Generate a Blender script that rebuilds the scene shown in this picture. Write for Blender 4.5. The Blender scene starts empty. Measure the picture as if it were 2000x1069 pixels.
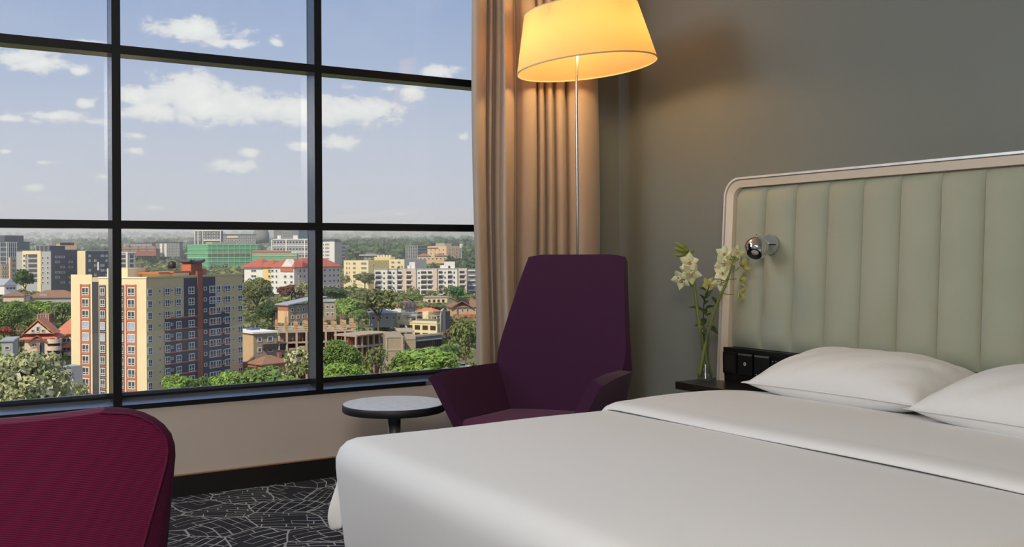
import bpy, bmesh, math, random
from mathutils import Vector, Matrix
PI = math.pi
rnd = random.Random(7)
SC = bpy.context.scene
COL = SC.collection

# ------------------------------------------------------------------ camera
FPX = 1943.0
YAW = math.radians(58.3)
F = Vector((math.cos(YAW), math.sin(YAW), 0))
R = Vector((math.sin(YAW), -math.cos(YAW), 0))
Z = Vector((0, 0, 1))
CAM = Vector((0, 0, 1.0))
ROLL = 0.0053
CR = (R * math.cos(ROLL) - Z * math.sin(ROLL)).normalized()
CU = (Z * math.cos(ROLL) + R * math.sin(ROLL)).normalized()
camd = bpy.data.cameras.new('camera')
camo = bpy.data.objects.new('camera', camd)
COL.objects.link(camo)
camd.sensor_width = 36.0
camd.lens = 36.0 * FPX / 2000.0
camd.shift_y = -(534.5 - 495.6) / 2000.0
camd.clip_start = 0.05
camd.clip_end = 30000
M = Matrix((CR, CU, -F)).transposed().to_4x4()
M.translation = CAM
camo.matrix_world = M
SC.camera = camo


def at(px, py, D):
    """point of the place seen at a photo position, D metres ahead of the camera"""
    return CAM + (F + CR * ((px - 1000) / FPX) - CU * ((py - 495.6) / FPX)) * D


def zat(px, py, D):
    return at(px, py, D).z


# ------------------------------------------------------------------ colour management
vs = SC.view_settings
vs.view_transform = 'Standard'
vs.look = 'None'
vs.exposure = 0.0
vs.gamma = 1.0
vs.use_curve_mapping = False
SC.cycles.use_denoising = True
SC.cycles.max_bounces = 8
SC.cycles.diffuse_bounces = 5
SC.cycles.glossy_bounces = 4
SC.cycles.transmission_bounces = 6
SC.cycles.transparent_max_bounces = 12
SC.cycles.volume_bounces = 2
SC.cycles.caustics_reflective = False
SC.cycles.caustics_refractive = False
SC.cycles.sample_clamp_indirect = 6.0


def lin(c):
    return tuple(((v / 255.0) / 12.92 if v <= 10 else ((v / 255.0 + 0.055) / 1.055) ** 2.4) for v in c)


def L4(c):
    return (*lin(c), 1.0)


# ------------------------------------------------------------------ sky
class NT:
    def __init__(s, tree):
        s.t = tree
        s.n = tree.nodes
        s.l = tree.links

    def new(s, kind, **kw):
        n = s.n.new(kind)
        for k, v in kw.items():
            setattr(n, k, v)
        return n

    def put(s, sock, v):
        if isinstance(v, bpy.types.NodeSocket):
            s.l.new(v, sock)
        else:
            sock.default_value = v

    def math(s, op, a, b=None, c=None, clamp=False):
        n = s.new('ShaderNodeMath', operation=op, use_clamp=clamp)
        s.put(n.inputs[0], a)
        if b is not None:
            s.put(n.inputs[1], b)
        if c is not None:
            s.put(n.inputs[2], c)
        return n.outputs[0]

    def mix(s, f, a, b, typ='MIX'):
        n = s.new('ShaderNodeMix', data_type='RGBA', blend_type=typ)
        s.put(n.inputs[0], f)
        s.put(n.inputs[6], a)
        s.put(n.inputs[7], b)
        return n.outputs[2]

    def ramp(s, f, stops, interp='LINEAR'):
        n = s.new('ShaderNodeValToRGB')
        cr = n.color_ramp
        cr.interpolation = interp
        while len(cr.elements) > 1:
            cr.elements.remove(cr.elements[-1])
        cr.elements[0].position = stops[0][0]
        cr.elements[0].color = stops[0][1]
        for p, c in stops[1:]:
            e = cr.elements.new(p)
            e.color = c
        s.put(n.inputs[0], f)
        return n.outputs[0]

    def srange(s, v, a, b, typ='SMOOTHSTEP', lo=0.0, hi=1.0):
        n = s.new('ShaderNodeMapRange', interpolation_type=typ)
        s.put(n.inputs[0], v)
        n.inputs[1].default_value = a
        n.inputs[2].default_value = b
        n.inputs[3].default_value = lo
        n.inputs[4].default_value = hi
        return n.outputs[0]

    def noise(s, vec, scale, detail=4, rough=0.55, dist=0.0):
        n = s.new('ShaderNodeTexNoise')
        if vec is not None:
            s.put(n.inputs['Vector'], vec)
        n.inputs['Scale'].default_value = scale
        n.inputs['Detail'].default_value = detail
        n.inputs['Roughness'].default_value = rough
        n.inputs['Distortion'].default_value = dist
        return n.outputs[0]


def make_sky():
    w = bpy.data.worlds.new('world')
    SC.world = w
    w.use_nodes = True
    t = NT(w.node_tree)
    t.n.clear()
    tc = t.new('ShaderNodeTexCoord')
    sep = t.new('ShaderNodeSeparateXYZ')
    t.l.new(tc.outputs['Generated'], sep.inputs[0])
    az = t.math('ARCTAN2', sep.outputs[1], sep.outputs[0])
    el = t.math('ARCSINE', sep.outputs[2])
    # vertical gradient of a hazy tropical midday sky
    base = t.ramp(t.srange(el, -0.05, 1.2, 'LINEAR'), [
        (0.0, L4((208, 208, 220))), (0.06, L4((214, 215, 229))), (0.12, L4((202, 209, 228))), (0.19, L4((176, 191, 222))),
        (0.26, L4((154, 175, 216))), (0.6, L4((116, 146, 200))), (1.0, L4((98, 130, 190)))])
    blobs = [
        (385, 60, 92, 26, 1.0), (350, 52, 40, 22, 1.0), (455, 84, 60, 14, .8), (540, 82, 24, 20, .55),
        (40, 112, 60, 22, .95), (80, 125, 75, 20, .95), (150, 138, 30, 12, .75), (170, 82, 60, 8, .6), (165, 202, 24, 12, .7),
        (20, 232, 60, 11, .8), (110, 226, 90, 13, .8), (180, 236, 50, 12, .7),
        (262, 190, 38, 26, 1.0), (300, 215, 80, 22, 1.1), (375, 185, 75, 38, 1.25), (410, 205, 110, 34, 1.25), (480, 205, 90, 30, 1.2),
        (560, 215, 90, 28, 1.15), (640, 218, 90, 26, 1.15), (715, 220, 75, 24, 1.1),
        (810, 180, 38, 26, .8), (855, 143, 44, 20, .85), (760, 170, 70, 22, .45), (690, 168, 60, 20, .4),
        (660, 280, 48, 20, .9), (600, 284, 50, 13, .75), (268, 265, 34, 12, .6), (262, 296, 34, 11, .65), (485, 298, 28, 12, .8),
        (450, 325, 62, 18, .85), (70, 366, 40, 12, .6), (110, 390, 70, 8, .35), (200, 345, 30, 12, .5), (905, 268, 26, 14, .55),
        (300, 406, 50, 10, .55), (10, 296, 20, 7, .5), (80, 318, 60, 9, .3), (160, 312, 40, 8, .3), (780, 418, 70, 9, .35),
    ]
    comb = t.new('ShaderNodeCombineXYZ')
    t.put(comb.inputs[0], az)
    t.put(comb.inputs[1], t.math('MULTIPLY', el, 1.5))
    n1 = t.noise(comb.outputs[0], 42, 8, 0.62, 0.3)
    n2 = t.noise(comb.outputs[0], 9, 4, 0.55)
    tot = None
    for (px, py, rx, ry, k) in blobs:
        d = (at(px, py, 1) - CAM).normalized()
        a0, e0 = math.atan2(d.y, d.x), math.asin(d.z)
        ra, re = rx / FPX * 1.0, ry / FPX
        dx = t.math('MULTIPLY_ADD', az, 1 / ra, -a0 / ra)
        dy = t.math('MULTIPLY_ADD', el, 1 / re, -e0 / re)
        q = t.math('MULTIPLY_ADD', dx, dx, t.math('MULTIPLY', dy, dy))
        m = t.math('SUBTRACT', k, t.math('MULTIPLY', t.math('SQRT', q), 1.0))
        tot = m if tot is None else t.math('MAXIMUM', tot, m)
    nn = t.math('SUBTRACT', n1, 0.5)
    c1 = t.math('MULTIPLY_ADD', nn, 2.6, tot)
    mask = t.srange(c1, -0.10, 0.46)
    # loose clouds over the rest of the sky
    tn = t.noise(tc.outputs['Generated'], 3.2, 6, 0.6, 0.2)
    gen = t.math('MULTIPLY', t.srange(tn, 0.52, 0.66), t.srange(el, 0.30, 0.45))
    wisp = t.math('MULTIPLY', t.srange(n2, 0.45, 0.75), 0.18)
    shade = t.ramp(t.srange(c1, 0.1, 1.3, 'LINEAR'), [(0, L4((226, 227, 232))), (0.5, L4((243, 243, 243))), (1, L4((254, 253, 250)))])
    c = t.mix(wisp, base, L4((206, 210, 222)))
    c = t.mix(t.math('MULTIPLY', gen, 0.8), c, L4((236, 236, 238)))
    c = t.mix(t.math('MULTIPLY', mask, 0.96), c, shade)
    # below the horizon the sky goes on as haze
    bg = t.new('ShaderNodeBackground')
    t.l.new(c, bg.inputs[0])
    bg.inputs[1].default_value = 1.0
    o = t.new('ShaderNodeOutputWorld')
    t.l.new(bg.outputs[0], o.inputs[0])
    w.cycles.sampling_method = 'MANUAL'
    w.cycles.sample_map_resolution = 1024


make_sky()

# sun: behind the camera and a little to the left
sund = bpy.data.lights.new('sun', 'SUN')
sund.energy = 4.2
sund.angle = math.radians(0.6)
sund.color = lin((255, 238, 205))
suno = bpy.data.objects.new('sun', sund)
COL.objects.link(suno)
Sh = -(F * 0.90 + R * 0.44).normalized()
SUN = (Sh * math.cos(math.radians(44)) + Z * math.sin(math.radians(44))).normalized()
suno.rotation_euler = (SUN).to_track_quat('Z', 'Y').to_euler()
suno.location = (0, 0, 60)


def area(name, loc, target, sx, sy, power, color):
    d = bpy.data.lights.new(name, 'AREA')
    d.shape = 'RECTANGLE'
    d.size, d.size_y = sx, sy
    d.energy = power
    d.color = lin(color)
    o = bpy.data.objects.new(name, d)
    COL.objects.link(o)
    o.location = loc
    o.rotation_euler = (Vector(loc) - Vector(target)).to_track_quat('Z', 'Y').to_euler()
    return o


# added area lights, unseen: two boost the window daylight, two fill the room
area('fill_light', (-1.6, 3.95, 2.25), (2.9, 2.9, 1.0), 1.0, 0.6, 34, (232, 240, 255))
area('fill_light', (0.9, 3.95, 2.52), (2.3, 1.8, 0.4), 2.2, 0.35, 17, (228, 244, 255))
area('fill_light', (-0.9, 0.3, 2.62), (-0.3, 0.6, 0), 1.6, 1.2, 22, (236, 250, 255))
area('fill_light', (-0.9, -1.2, 2.30), (0.6, 4.0, 0.2), 1.2, 0.8, 74, (255, 240, 224))


# ------------------------------------------------------------------ materials
def mat(name, color, rough=0.6, metal=0.0, var=0.0, vscale=4.0, bump=0.0, bscale=60.0, spec=0.5, emit=None, estr=0.0, coat=0.0, sheen=0.0, island=0.0, col2=None):
    m = bpy.data.materials.new(name)
    m.use_nodes = True
    t = NT(m.node_tree)
    b = t.n['Principled BSDF']
    c = (*color[:3], 1.0)
    b.inputs['Roughness'].default_value = rough
    b.inputs['Metallic'].default_value = metal
    b.inputs['Specular IOR Level'].default_value = spec
    b.inputs['Coat Weight'].default_value = coat
    if sheen:
        b.inputs['Sheen Weight'].default_value = sheen
        b.inputs['Sheen Roughness'].default_value = 0.4
    b.inputs['Base Color'].default_value = c
    out = None
    tc = t.new('ShaderNodeTexCoord')
    if var:
        n = t.noise(tc.outputs['Object'], vscale, 5, 0.6)
        dark = tuple(max(0, v * (1 - var)) for v in c[:3]) + (1,)
        lite = (tuple(min(1, v * (1 + var)) for v in c[:3]) if col2 is None else tuple(col2[:3])) + (1,)
        out = t.ramp(n, [(0.3, dark), (0.7, lite)])
    if island:
        g = t.new('ShaderNodeNewGeometry')
        src = out if out is not None else c
        hs = t.new('ShaderNodeHueSaturation')
        t.put(hs.inputs['Color'], src)
        t.put(hs.inputs['Value'], t.srange(g.outputs['Random Per Island'], 0, 1, 'LINEAR', 1 - island, 1 + island))
        t.put(hs.inputs['Hue'], t.srange(g.outputs['Random Per Island'], 0, 1, 'LINEAR', 0.49, 0.51))
        out = hs.outputs[0]
    if out is not None:
        t.l.new(out, b.inputs['Base Color'])
    if bump:
        n = t.noise(tc.outputs['Object'], bscale, 3, 0.6)
        bn = t.new('ShaderNodeBump')
        bn.inputs['Strength'].default_value = bump
        bn.inputs['Distance'].default_value = 0.01
        t.l.new(n, bn.inputs['Height'])
        t.l.new(bn.outputs[0], b.inputs['Normal'])
    if emit:
        b.inputs['Emission Color'].default_value = (*emit[:3], 1)
        b.inputs['Emission Strength'].default_value = estr
    return m


def S(name, rgb, **kw):
    return mat(name, lin(rgb), **kw)


# ------------------------------------------------------------------ objects
def tag(o, label=None, cat=None, group=None, kind=None):
    if label:
        o['label'] = label
    if cat:
        o['category'] = cat
    if group:
        o['group'] = group
    if kind:
        o['kind'] = kind
    return o


def empty(name, loc=(0, 0, 0), rz=0.0, label=None, cat=None, group=None, kind=None, parent=None):
    o = bpy.data.objects.new(name, None)
    o.empty_display_size = 0.1
    COL.objects.link(o)
    o.location = loc
    o.rotation_euler = (0, 0, rz)
    if parent:
        o.parent = parent
    return tag(o, label, cat, group, kind)


def base_of(p):
    """sum of the locations of an unrotated chain of parents"""
    v = Vector((0, 0, 0))
    while p is not None:
        v += p.location
        p = p.parent
    return v


class MB:
    """collects faces, then links them as ONE mesh object"""

    def __init__(s):
        s.v = []
        s.f = []
        s.m = []
        s.cur = 0

    def add(s, vs_, fs):
        o = len(s.v)
        s.v.extend([tuple(q) for q in vs_])
        for f in fs:
            s.f.append(tuple(i + o for i in f))
            s.m.append(s.cur)

    def box(s, a, b, faces=None):
        x0, y0, z0 = (min(a[i], b[i]) for i in range(3))
        x1, y1, z1 = (max(a[i], b[i]) for i in range(3))
        v = [(x0, y0, z0), (x1, y0, z0), (x1, y1, z0), (x0, y1, z0), (x0, y0, z1), (x1, y0, z1), (x1, y1, z1), (x0, y1, z1)]
        s.add(v, [(0, 3, 2, 1), (4, 5, 6, 7), (0, 1, 5, 4), (1, 2, 6, 5), (2, 3, 7, 6), (3, 0, 4, 7)])
        return s

    def hexa(s, v8):
        s.add(v8, [(0, 3, 2, 1), (4, 5, 6, 7), (0, 1, 5, 4), (1, 2, 6, 5), (2, 3, 7, 6), (3, 0, 4, 7)])
        return s

    def lathe(s, c, prof, n=24, axis=Z, cap=True):
        """prof: (radius, height) along axis from c"""
        ax = Vector(axis).normalized()
        h = Vector((1, 0, 0)) if abs(ax.x) < 0.9 else Vector((0, 1, 0))
        e1 = ax.cross(h).normalized()
        e2 = ax.cross(e1).normalized()
        c = Vector(c)
        v = []
        for r, z in prof:
            for i in range(n):
                a = 2 * PI * i / n
                v.append(c + ax * z + (e1 * math.cos(a) + e2 * math.sin(a)) * r)
        f = []
        for k in range(len(prof) - 1):
            for i in range(n):
                j = (i + 1) % n
                f.append((k * n + i, k * n + j, (k + 1) * n + j, (k + 1) * n + i))
        if cap:
            f.append(tuple(range(n)))
            f.append(tuple((len(prof) - 1) * n + i for i in range(n))[::-1])
        s.add(v, f)
        return s

    def tube(s, pts, rad, n=8, cap=True):
        pts = [Vector(p) for p in pts]
        if not isinstance(rad, (list, tuple)):
            rad = [rad] * len(pts)
        v = []
        up = Vector((0.3, 0.2, 1)).normalized()
        for i, p in enumerate(pts):
            d = (pts[min(i + 1, len(pts) - 1)] - pts[max(i - 1, 0)]).normalized()
            if abs(d.dot(up)) > 0.98:
                up = Vector((1, 0.1, 0)).normalized()
            e1 = d.cross(up).normalized()
            e2 = d.cross(e1).normalized()
            for k in range(n):
                a = 2 * PI * k / n
                v.append(p + (e1 * math.cos(a) + e2 * math.sin(a)) * rad[i])
        f = []
        for i in range(len(pts) - 1):
            for k in range(n):
                j = (k + 1) % n
                f.append((i * n + k, i * n + j, (i + 1) * n + j, (i + 1) * n + k))
        if cap:
            f.append(tuple(range(n)))
            f.append(tuple((len(pts) - 1) * n + k for k in range(n))[::-1])
        s.add(v, f)
        return s

    def grid(s, rows, closed=False):
        h, w = len(rows), len(rows[0])
        v = [p for r in rows for p in r]
        f = []
        for i in range(h - 1):
            for j in range(w - 1 + (1 if closed else 0)):
                k = (j + 1) % w
                f.append((i * w + j, i * w + k, (i + 1) * w + k, (i + 1) * w + j))
        s.add(v, f)
        return s

    def prism(s, poly, z0, z1):
        n = len(poly)
        v = [(p[0], p[1], z0) for p in poly] + [(p[0], p[1], z1) for p in poly]
        f = [tuple(range(n))[::-1], tuple(range(n, 2 * n))]
        for i in range(n):
            j = (i + 1) % n
            f.append((i, j, n + j, n + i))
        s.add(v, f)
        return s

    def build(s, name, mats, parent=None, smooth=False, bevel=0.0, seg=2, world=True, sub=0, solid=0.0, soff=-1.0, angle=35, label=None, cat=None, group=None, kind=None, weld=False):
        me = bpy.data.meshes.new(name)
        off = base_of(parent) if (world and parent is not None) else Vector((0, 0, 0))
        me.from_pydata([tuple(Vector(q) - off) for q in s.v], [], s.f)
        if not isinstance(mats, (list, tuple)):
            mats = [mats]
        for m_ in mats:
            me.materials.append(m_)
        if len(mats) > 1:
            me.polygons.foreach_set('material_index', s.m)
        me.validate()
        bm = bmesh.new()
        bm.from_mesh(me)
        if weld:
            bmesh.ops.remove_doubles(bm, verts=bm.verts, dist=1e-5)
        bmesh.ops.recalc_face_normals(bm, faces=bm.faces)
        bm.to_mesh(me)
        bm.free()
        if smooth:
            me.shade_smooth() if hasattr(me, 'shade_smooth') else me.polygons.foreach_set('use_smooth', [True] * len(me.polygons))
        o = bpy.data.objects.new(name, me)
        COL.objects.link(o)
        if parent:
            o.parent = parent
        if solid:
            md = o.modifiers.new('solid', 'SOLIDIFY')
            md.thickness = solid
            md.offset = soff
        if bevel:
            md = o.modifiers.new('bevel', 'BEVEL')
            md.width = bevel
            md.segments = seg
            md.limit_method = 'ANGLE'
            md.angle_limit = math.radians(angle)
            md.harden_normals = False
        if sub:
            md = o.modifiers.new('sub', 'SUBSURF')
            md.levels = sub
            md.render_levels = sub
        return tag(o, label, cat, group, kind)


def child(mesh, name, parent, loc, rz=0.0, scale=(1, 1, 1), rot=None, slots=None):
    o = bpy.data.objects.new(name, mesh)
    COL.objects.link(o)
    o.parent = parent
    o.location = loc
    o.rotation_euler = rot if rot is not None else (0, 0, rz)
    o.scale = scale
    if slots:
        for i, m_ in enumerate(slots):
            if m_ is not None:
                o.material_slots[i].link = 'OBJECT'
                o.material_slots[i].material = m_
    return o


def catmull(pts, n=6):
    pts = [Vector(p) for p in pts]
    out = []
    P = [pts[0] * 2 - pts[1]] + pts + [pts[-1] * 2 - pts[-2]]
    for i in range(1, len(P) - 2):
        for k in range(n):
            u = k / n
            a, b, c, d = P[i - 1], P[i], P[i + 1], P[i + 2]
            out.append(0.5 * ((2 * b) + (c - a) * u + (2 * a - 5 * b + 4 * c - d) * u * u + (3 * b - a - 3 * c + d) * u ** 3))
    out.append(pts[-1])
    return out
# ------------------------------------------------------------------ the room
XW = 3.296          # plane of the headboard wall
YW = 4.24           # plane of the window wall
X0, Y0, ZC = -2.6, -2.4, 2.70
M_wallb = S('warm grey paint', (200, 190, 183), rough=0.9, var=0.03, vscale=2, bump=0.05, bscale=200)
M_wallr = S('grey green paint', (126, 131, 126), rough=0.85, var=0.025, vscale=1.5, bump=0.05, bscale=200)
M_wallp = S('pale paint', (205, 200, 192), rough=0.9, var=0.02)
M_ceil = S('ceiling paint', (225, 222, 216), rough=0.9)
M_black = S('black stained board', (14, 13, 14), rough=0.55, var=0.2, vscale=5)
M_bead = S('brown bead', (150, 112, 84), rough=0.5)


def carpet_mat():
    m = bpy.data.materials.new('street map carpet')
    m.use_nodes = True
    t = NT(m.node_tree)
    b = t.n['Principled BSDF']
    b.inputs['Roughness'].default_value = 0.95
    tc = t.new('ShaderNodeTexCoord')
    wn = t.new('ShaderNodeTexNoise')
    wn.inputs['Scale'].default_value = 1.6
    wn.inputs['Detail'].default_value = 2
    t.l.new(tc.outputs['Object'], wn.inputs['Vector'])
    va = t.new('ShaderNodeVectorMath', operation='MULTIPLY_ADD')
    t.l.new(wn.outputs['Color'], va.inputs[0])
    va.inputs[1].default_value = (0.30, 0.30, 0)
    t.l.new(tc.outputs['Object'], va.inputs[2])
    P = va.outputs[0]

    def vor(scale, feature, rnd_=1.0):
        v = t.new('ShaderNodeTexVoronoi', voronoi_dimensions='2D', feature=feature)
        v.inputs['Scale'].default_value = scale
        v.inputs['Randomness'].default_value = rnd_
        t.l.new(P, v.inputs['Vector'])
        return v
    e1 = vor(4.6, 'DISTANCE_TO_EDGE').outputs['Distance']
    c1 = vor(4.6, 'F1')
    sc = t.new('ShaderNodeSeparateColor')
    t.l.new(c1.outputs['Color'], sc.inputs[0])
    ang = t.math('MULTIPLY', sc.outputs[0], 3.14159)
    sp = t.new('ShaderNodeSeparateXYZ')
    t.l.new(P, sp.inputs[0])
    cs, sn = t.math('COSINE', ang), t.math('SINE', ang)
    u = t.math('ADD', t.math('MULTIPLY', sp.outputs[0], cs), t.math('MULTIPLY', sp.outputs[1], sn))
    v = t.math('SUBTRACT', t.math('MULTIPLY', sp.outputs[1], cs), t.math('MULTIPLY', sp.outputs[0], sn))
    per = t.math('MULTIPLY_ADD', sc.outputs[1], 12.0, 20.0)
    uu = t.math('MULTIPLY', u, per)
    du = t.math('DIVIDE', t.math('SUBTRACT', 0.5, t.math('ABSOLUTE', t.math('SUBTRACT', t.math('FRACT', uu), 0.5))), per)
    row = t.math('FLOOR', uu)
    pv = t.math('MULTIPLY', per, 0.42)
    vv = t.math('ADD', t.math('MULTIPLY', v, pv), t.math('MULTIPLY', t.math('SINE', t.math('MULTIPLY', row, 12.99)), 4.0))
    dv = t.math('DIVIDE', t.math('SUBTRACT', 0.5, t.math('ABSOLUTE', t.math('SUBTRACT', t.math('FRACT', vv), 0.5))), pv)
    keep = t.math('GREATER_THAN', t.math('FRACT', t.math('MULTIPLY', t.math('SINE', t.math('MULTIPLY_ADD', row, 7.3, t.math('MULTIPLY', t.math('FLOOR', vv), 3.1))), 43.7)), 0.22)
    grid_ = t.math('MINIMUM', du, dv)
    gline = t.math('MULTIPLY', t.math('LESS_THAN', grid_, 0.0026), keep)
    line = t.math('MAXIMUM', gline, t.math('LESS_THAN', e1, 0.016))
    fz = t.noise(tc.outputs['Object'], 900, 2, 0.8)
    body = t.ramp(fz, [(0.3, L4((12, 13, 20))), (0.7, L4((36, 37, 48)))])
    ln = t.ramp(fz, [(0.3, L4((136, 134, 132))), (0.7, L4((200, 198, 194)))])
    t.l.new(t.mix(line, body, ln), b.inputs['Base Color'])
    bn = t.new('ShaderNodeBump')
    bn.inputs['Strength'].default_value = 0.5
    bn.inputs['Distance'].default_value = 0.004
    t.l.new(fz, bn.inputs['Height'])
    t.l.new(bn.outputs[0], b.inputs['Normal'])
    return m


def room():
    T = 0.12
    MB().box((X0 - T, Y0 - T, -0.1), (XW + T, YW + 0.1, 0)).build('floor', carpet_mat(), kind='structure')
    MB().box((X0 - T, Y0 - T, ZC), (XW + T, YW + 0.1, ZC + 0.15)).build('ceiling', M_ceil, kind='structure')
    MB().box((XW, Y0, 0), (XW + T, YW + 0.1, ZC)).build('wall_right', M_wallr, kind='structure')
    MB().box((X0 - T, Y0, 0), (X0, YW + 0.1, ZC)).build('wall_left', M_wallp, kind='structure')
    MB().box((X0 - T, Y0 - T, 0), (XW + T, Y0, ZC)).build('wall_front', M_wallp, kind='structure')
    wb = MB()
    XR = 2.515
    wb.box((X0, YW, 0), (XR, YW + 0.1, 0.375))
    wb.box((X0, YW, 2.60), (XR, YW + 0.1, ZC))
    wb.cur = 1  # darker paint stands in for shade on the wall beside the curtain
    wb.box((XR, YW, 0), (XW, YW + 0.1, ZC))
    wb.build('wall_back', [M_wallb, M_wallr], kind='structure')
    bb = empty('baseboard_back', (0, YW, 0), kind='structure')
    MB().box((X0, YW - 0.014, 0), (XW, YW - 0.0005, 0.0865)).build('board', M_black, bb)
    MB().box((X0, YW - 0.016, 0.0865), (XW, YW - 0.0005, 0.0905)).build('bead', M_bead, bb)
    MB().box((XW - 0.014, 3.42, 0), (XW - 0.0005, YW - 0.017, 0.09)).build('baseboard_right', M_black, kind='structure')


def glass_mat():
    m = bpy.data.materials.new('window glass')
    m.use_nodes = True
    t = NT(m.node_tree)
    t.n.clear()
    fr = t.new('ShaderNodeFresnel')
    fr.inputs[0].default_value = 1.45
    tr = t.new('ShaderNodeBsdfTransparent')
    tr.inputs[0].default_value = (0.97, 0.985, 0.98, 1)
    gl = t.new('ShaderNodeBsdfGlossy')
    gl.inputs['Roughness'].default_value = 0.0
    mx = t.new('ShaderNodeMixShader')
    t.l.new(fr.outputs[0], mx.inputs[0])
    t.l.new(tr.outputs[0], mx.inputs[1])
    t.l.new(gl.outputs[0], mx.inputs[2])
    o = t.new('ShaderNodeOutputMaterial')
    t.l.new(mx.outputs[0], o.inputs[0])
    return m


M_glass = glass_mat()


def window():
    M_front = S('black window cap', (10, 13, 17), rough=0.5, spec=0.3)
    M_side = S('anodised frame side', (96, 102, 112), rough=0.22, metal=0.9)
    M_sill = S('dark anodised sill', (176, 186, 202), rough=0.28, metal=0.85, var=0.06, vscale=3)
    w = empty('window_1', (0, YW, 0), kind='structure')
    YG = 4.327
    zb, zt = 0.436, 2.60
    ms = [-1.807, -0.954, -0.101, 0.751, 1.604, 2.500]
    HW = 0.0163
    zs = [(1.110, 1.142), (1.815, 1.849)]
    for x in ms:
        b = MB()
        b.box((x - HW, YW + 0.003, 0.395), (x + HW, YG + 0.012, zt))
        b.cur = 1
        b.box((x - HW - 0.0004, YW - 0.001, 0.378), (x + HW + 0.0004, YW + 0.003, zt))
        b.build('mullion', [M_side, M_front], w)
    edges = [X0] + ms
    for i in range(len(edges) - 1):
        xa = edges[i] + (HW if i else 0)
        xb = edges[i + 1] - HW
        for (a, c) in zs:
            b = MB()
            b.box((xa, YW + 0.004, a), (xb, YG + 0.012, c))
            b.cur = 1
            b.box((xa, YW, a - 0.0003), (xb, YW + 0.004, c + 0.0003))
            b.build('transom', [M_side, M_front], w)
        lv = [zb] + [q for ac in zs for q in ac] + [zt]
        for k in range(0, len(lv), 2):
            MB().box((xa, YG + 0.002, lv[k]), (xb, YG + 0.008, lv[k + 1])).build('pane', M_glass, w)
    # sloping sill board, black gasket and the light bottom rail
    b = MB()
    x1 = 2.500
    b.hexa([(X0, YW, 0.377), (x1, YW, 0.377), (x1, YG, 0.377), (X0, YG, 0.377), (X0, YW, 0.395), (x1, YW, 0.395), (x1, YG, 0.413), (X0, YG, 0.413)])
    b.build('sill', M_sill, w)
    MB().box((X0, YW - 0.006, 0.3765), (2.13, YW - 0.0015, 0.3955)).build('sill_trim', M_front, w)
    MB().box((X0, YG, 0.40), (x1, YG + 0.012, 0.4235)).build('gasket', M_front, w)
    MB().box((X0, YG - 0.001, 0.4235), (x1, YG + 0.014, 0.436)).build('bottom_rail', M_side, w)


# ------------------------------------------------------------------ curtain
def curtain():
    m = S('taupe curtain cloth', (188, 170, 153), rough=0.9, var=0.04, vscale=6, bump=0.08, bscale=350, sheen=0.2)
    ml = S('grey green curtain lining', (150, 156, 148), rough=0.9)
    prof = [(925, 4.12), (926, 4.05), (934, 4.015), (946, 4.02), (952, 4.055), (955, 4.10), (958, 4.06), (963, 4.05), (966, 4.10), (971, 4.05), (978, 4.03), (983, 4.03),
            (988, 3.985), (996, 3.985), (1003, 4.03), (1007, 4.12), (1013, 4.09), (1022, 4.05), (1036, 4.03), (1047, 4.035), (1050, 4.10), (1054, 4.05), (1062, 4.04),
            (1066, 4.10), (1070, 4.05), (1080, 4.03), (1084, 4.10), (1089, 4.05), (1100, 4.03), (1105, 4.05), (1108, 4.12), (1112, 4.06), (1122, 4.03), (1140, 4.00), (1158, 4.01), (1169, 4.05), (1171, 4.13), (1166, 4.16)]
    pts = []
    for px, y in prof:
        t_ = (px - 1000) / FPX
        pts.append(Vector((y * (F.x + R.x * t_) / (F.y + R.y * t_), y, 0)))
    sm = catmull(pts, 5)
    xe = pts[-3].x
    rows = []
    for k in range(26):
        z = 0.015 + (ZC - 0.03) * k / 25
        h = k / 25
        r = []
        for i, p in enumerate(sm):
            u = i / (len(sm) - 1)
            sway = 0.012 * math.sin(2.1 * h * PI + 5 * u) * (1 - h) + 0.004 * math.sin(9 * u + 7 * h)
            if 0.30 < u < 0.44:
                sway += -0.035 * (h - 0.45) * math.sin((u - 0.30) / 0.14 * PI)
            sway -= 0.05 * max(0, h - 0.45) * u ** 3
            amp = 0.85 + 0.25 * (1 - h)
            r.append((p.x + sway, 4.06 + (p.y - 4.06) * amp, z))
        rows.append(r)
    c = MB()
    c.grid(rows)
    o = c.build('curtain', m, smooth=True, solid=0.004, sub=0, label='taupe floor-length curtain hanging in deep folds beside the window', cat='curtain')
    lr = []
    for k in range(14):
        z = 0.016 + (ZC - 0.03) * k / 13
        h = k / 13
        lr.append([(pts[0].x + 0.022 + 0.006 * math.sin(h * 5) - 0.028 * max(0, 0.28 - h) + 0.03 * a, 4.14 - 0.03 * a, z) for a in (0, 0.3, 0.6, 1.0)])
    g = MB()
    g.grid(lr)
    l = g.build('lining', ml, o, smooth=True, solid=0.003)
    l['label'] = 'pale grey lining edge of the curtain'


# ------------------------------------------------------------------ bed
M_sheet = S('white bed linen', (234, 234, 234), rough=0.85, bump=0.04, bscale=500, sheen=0.1)


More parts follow.
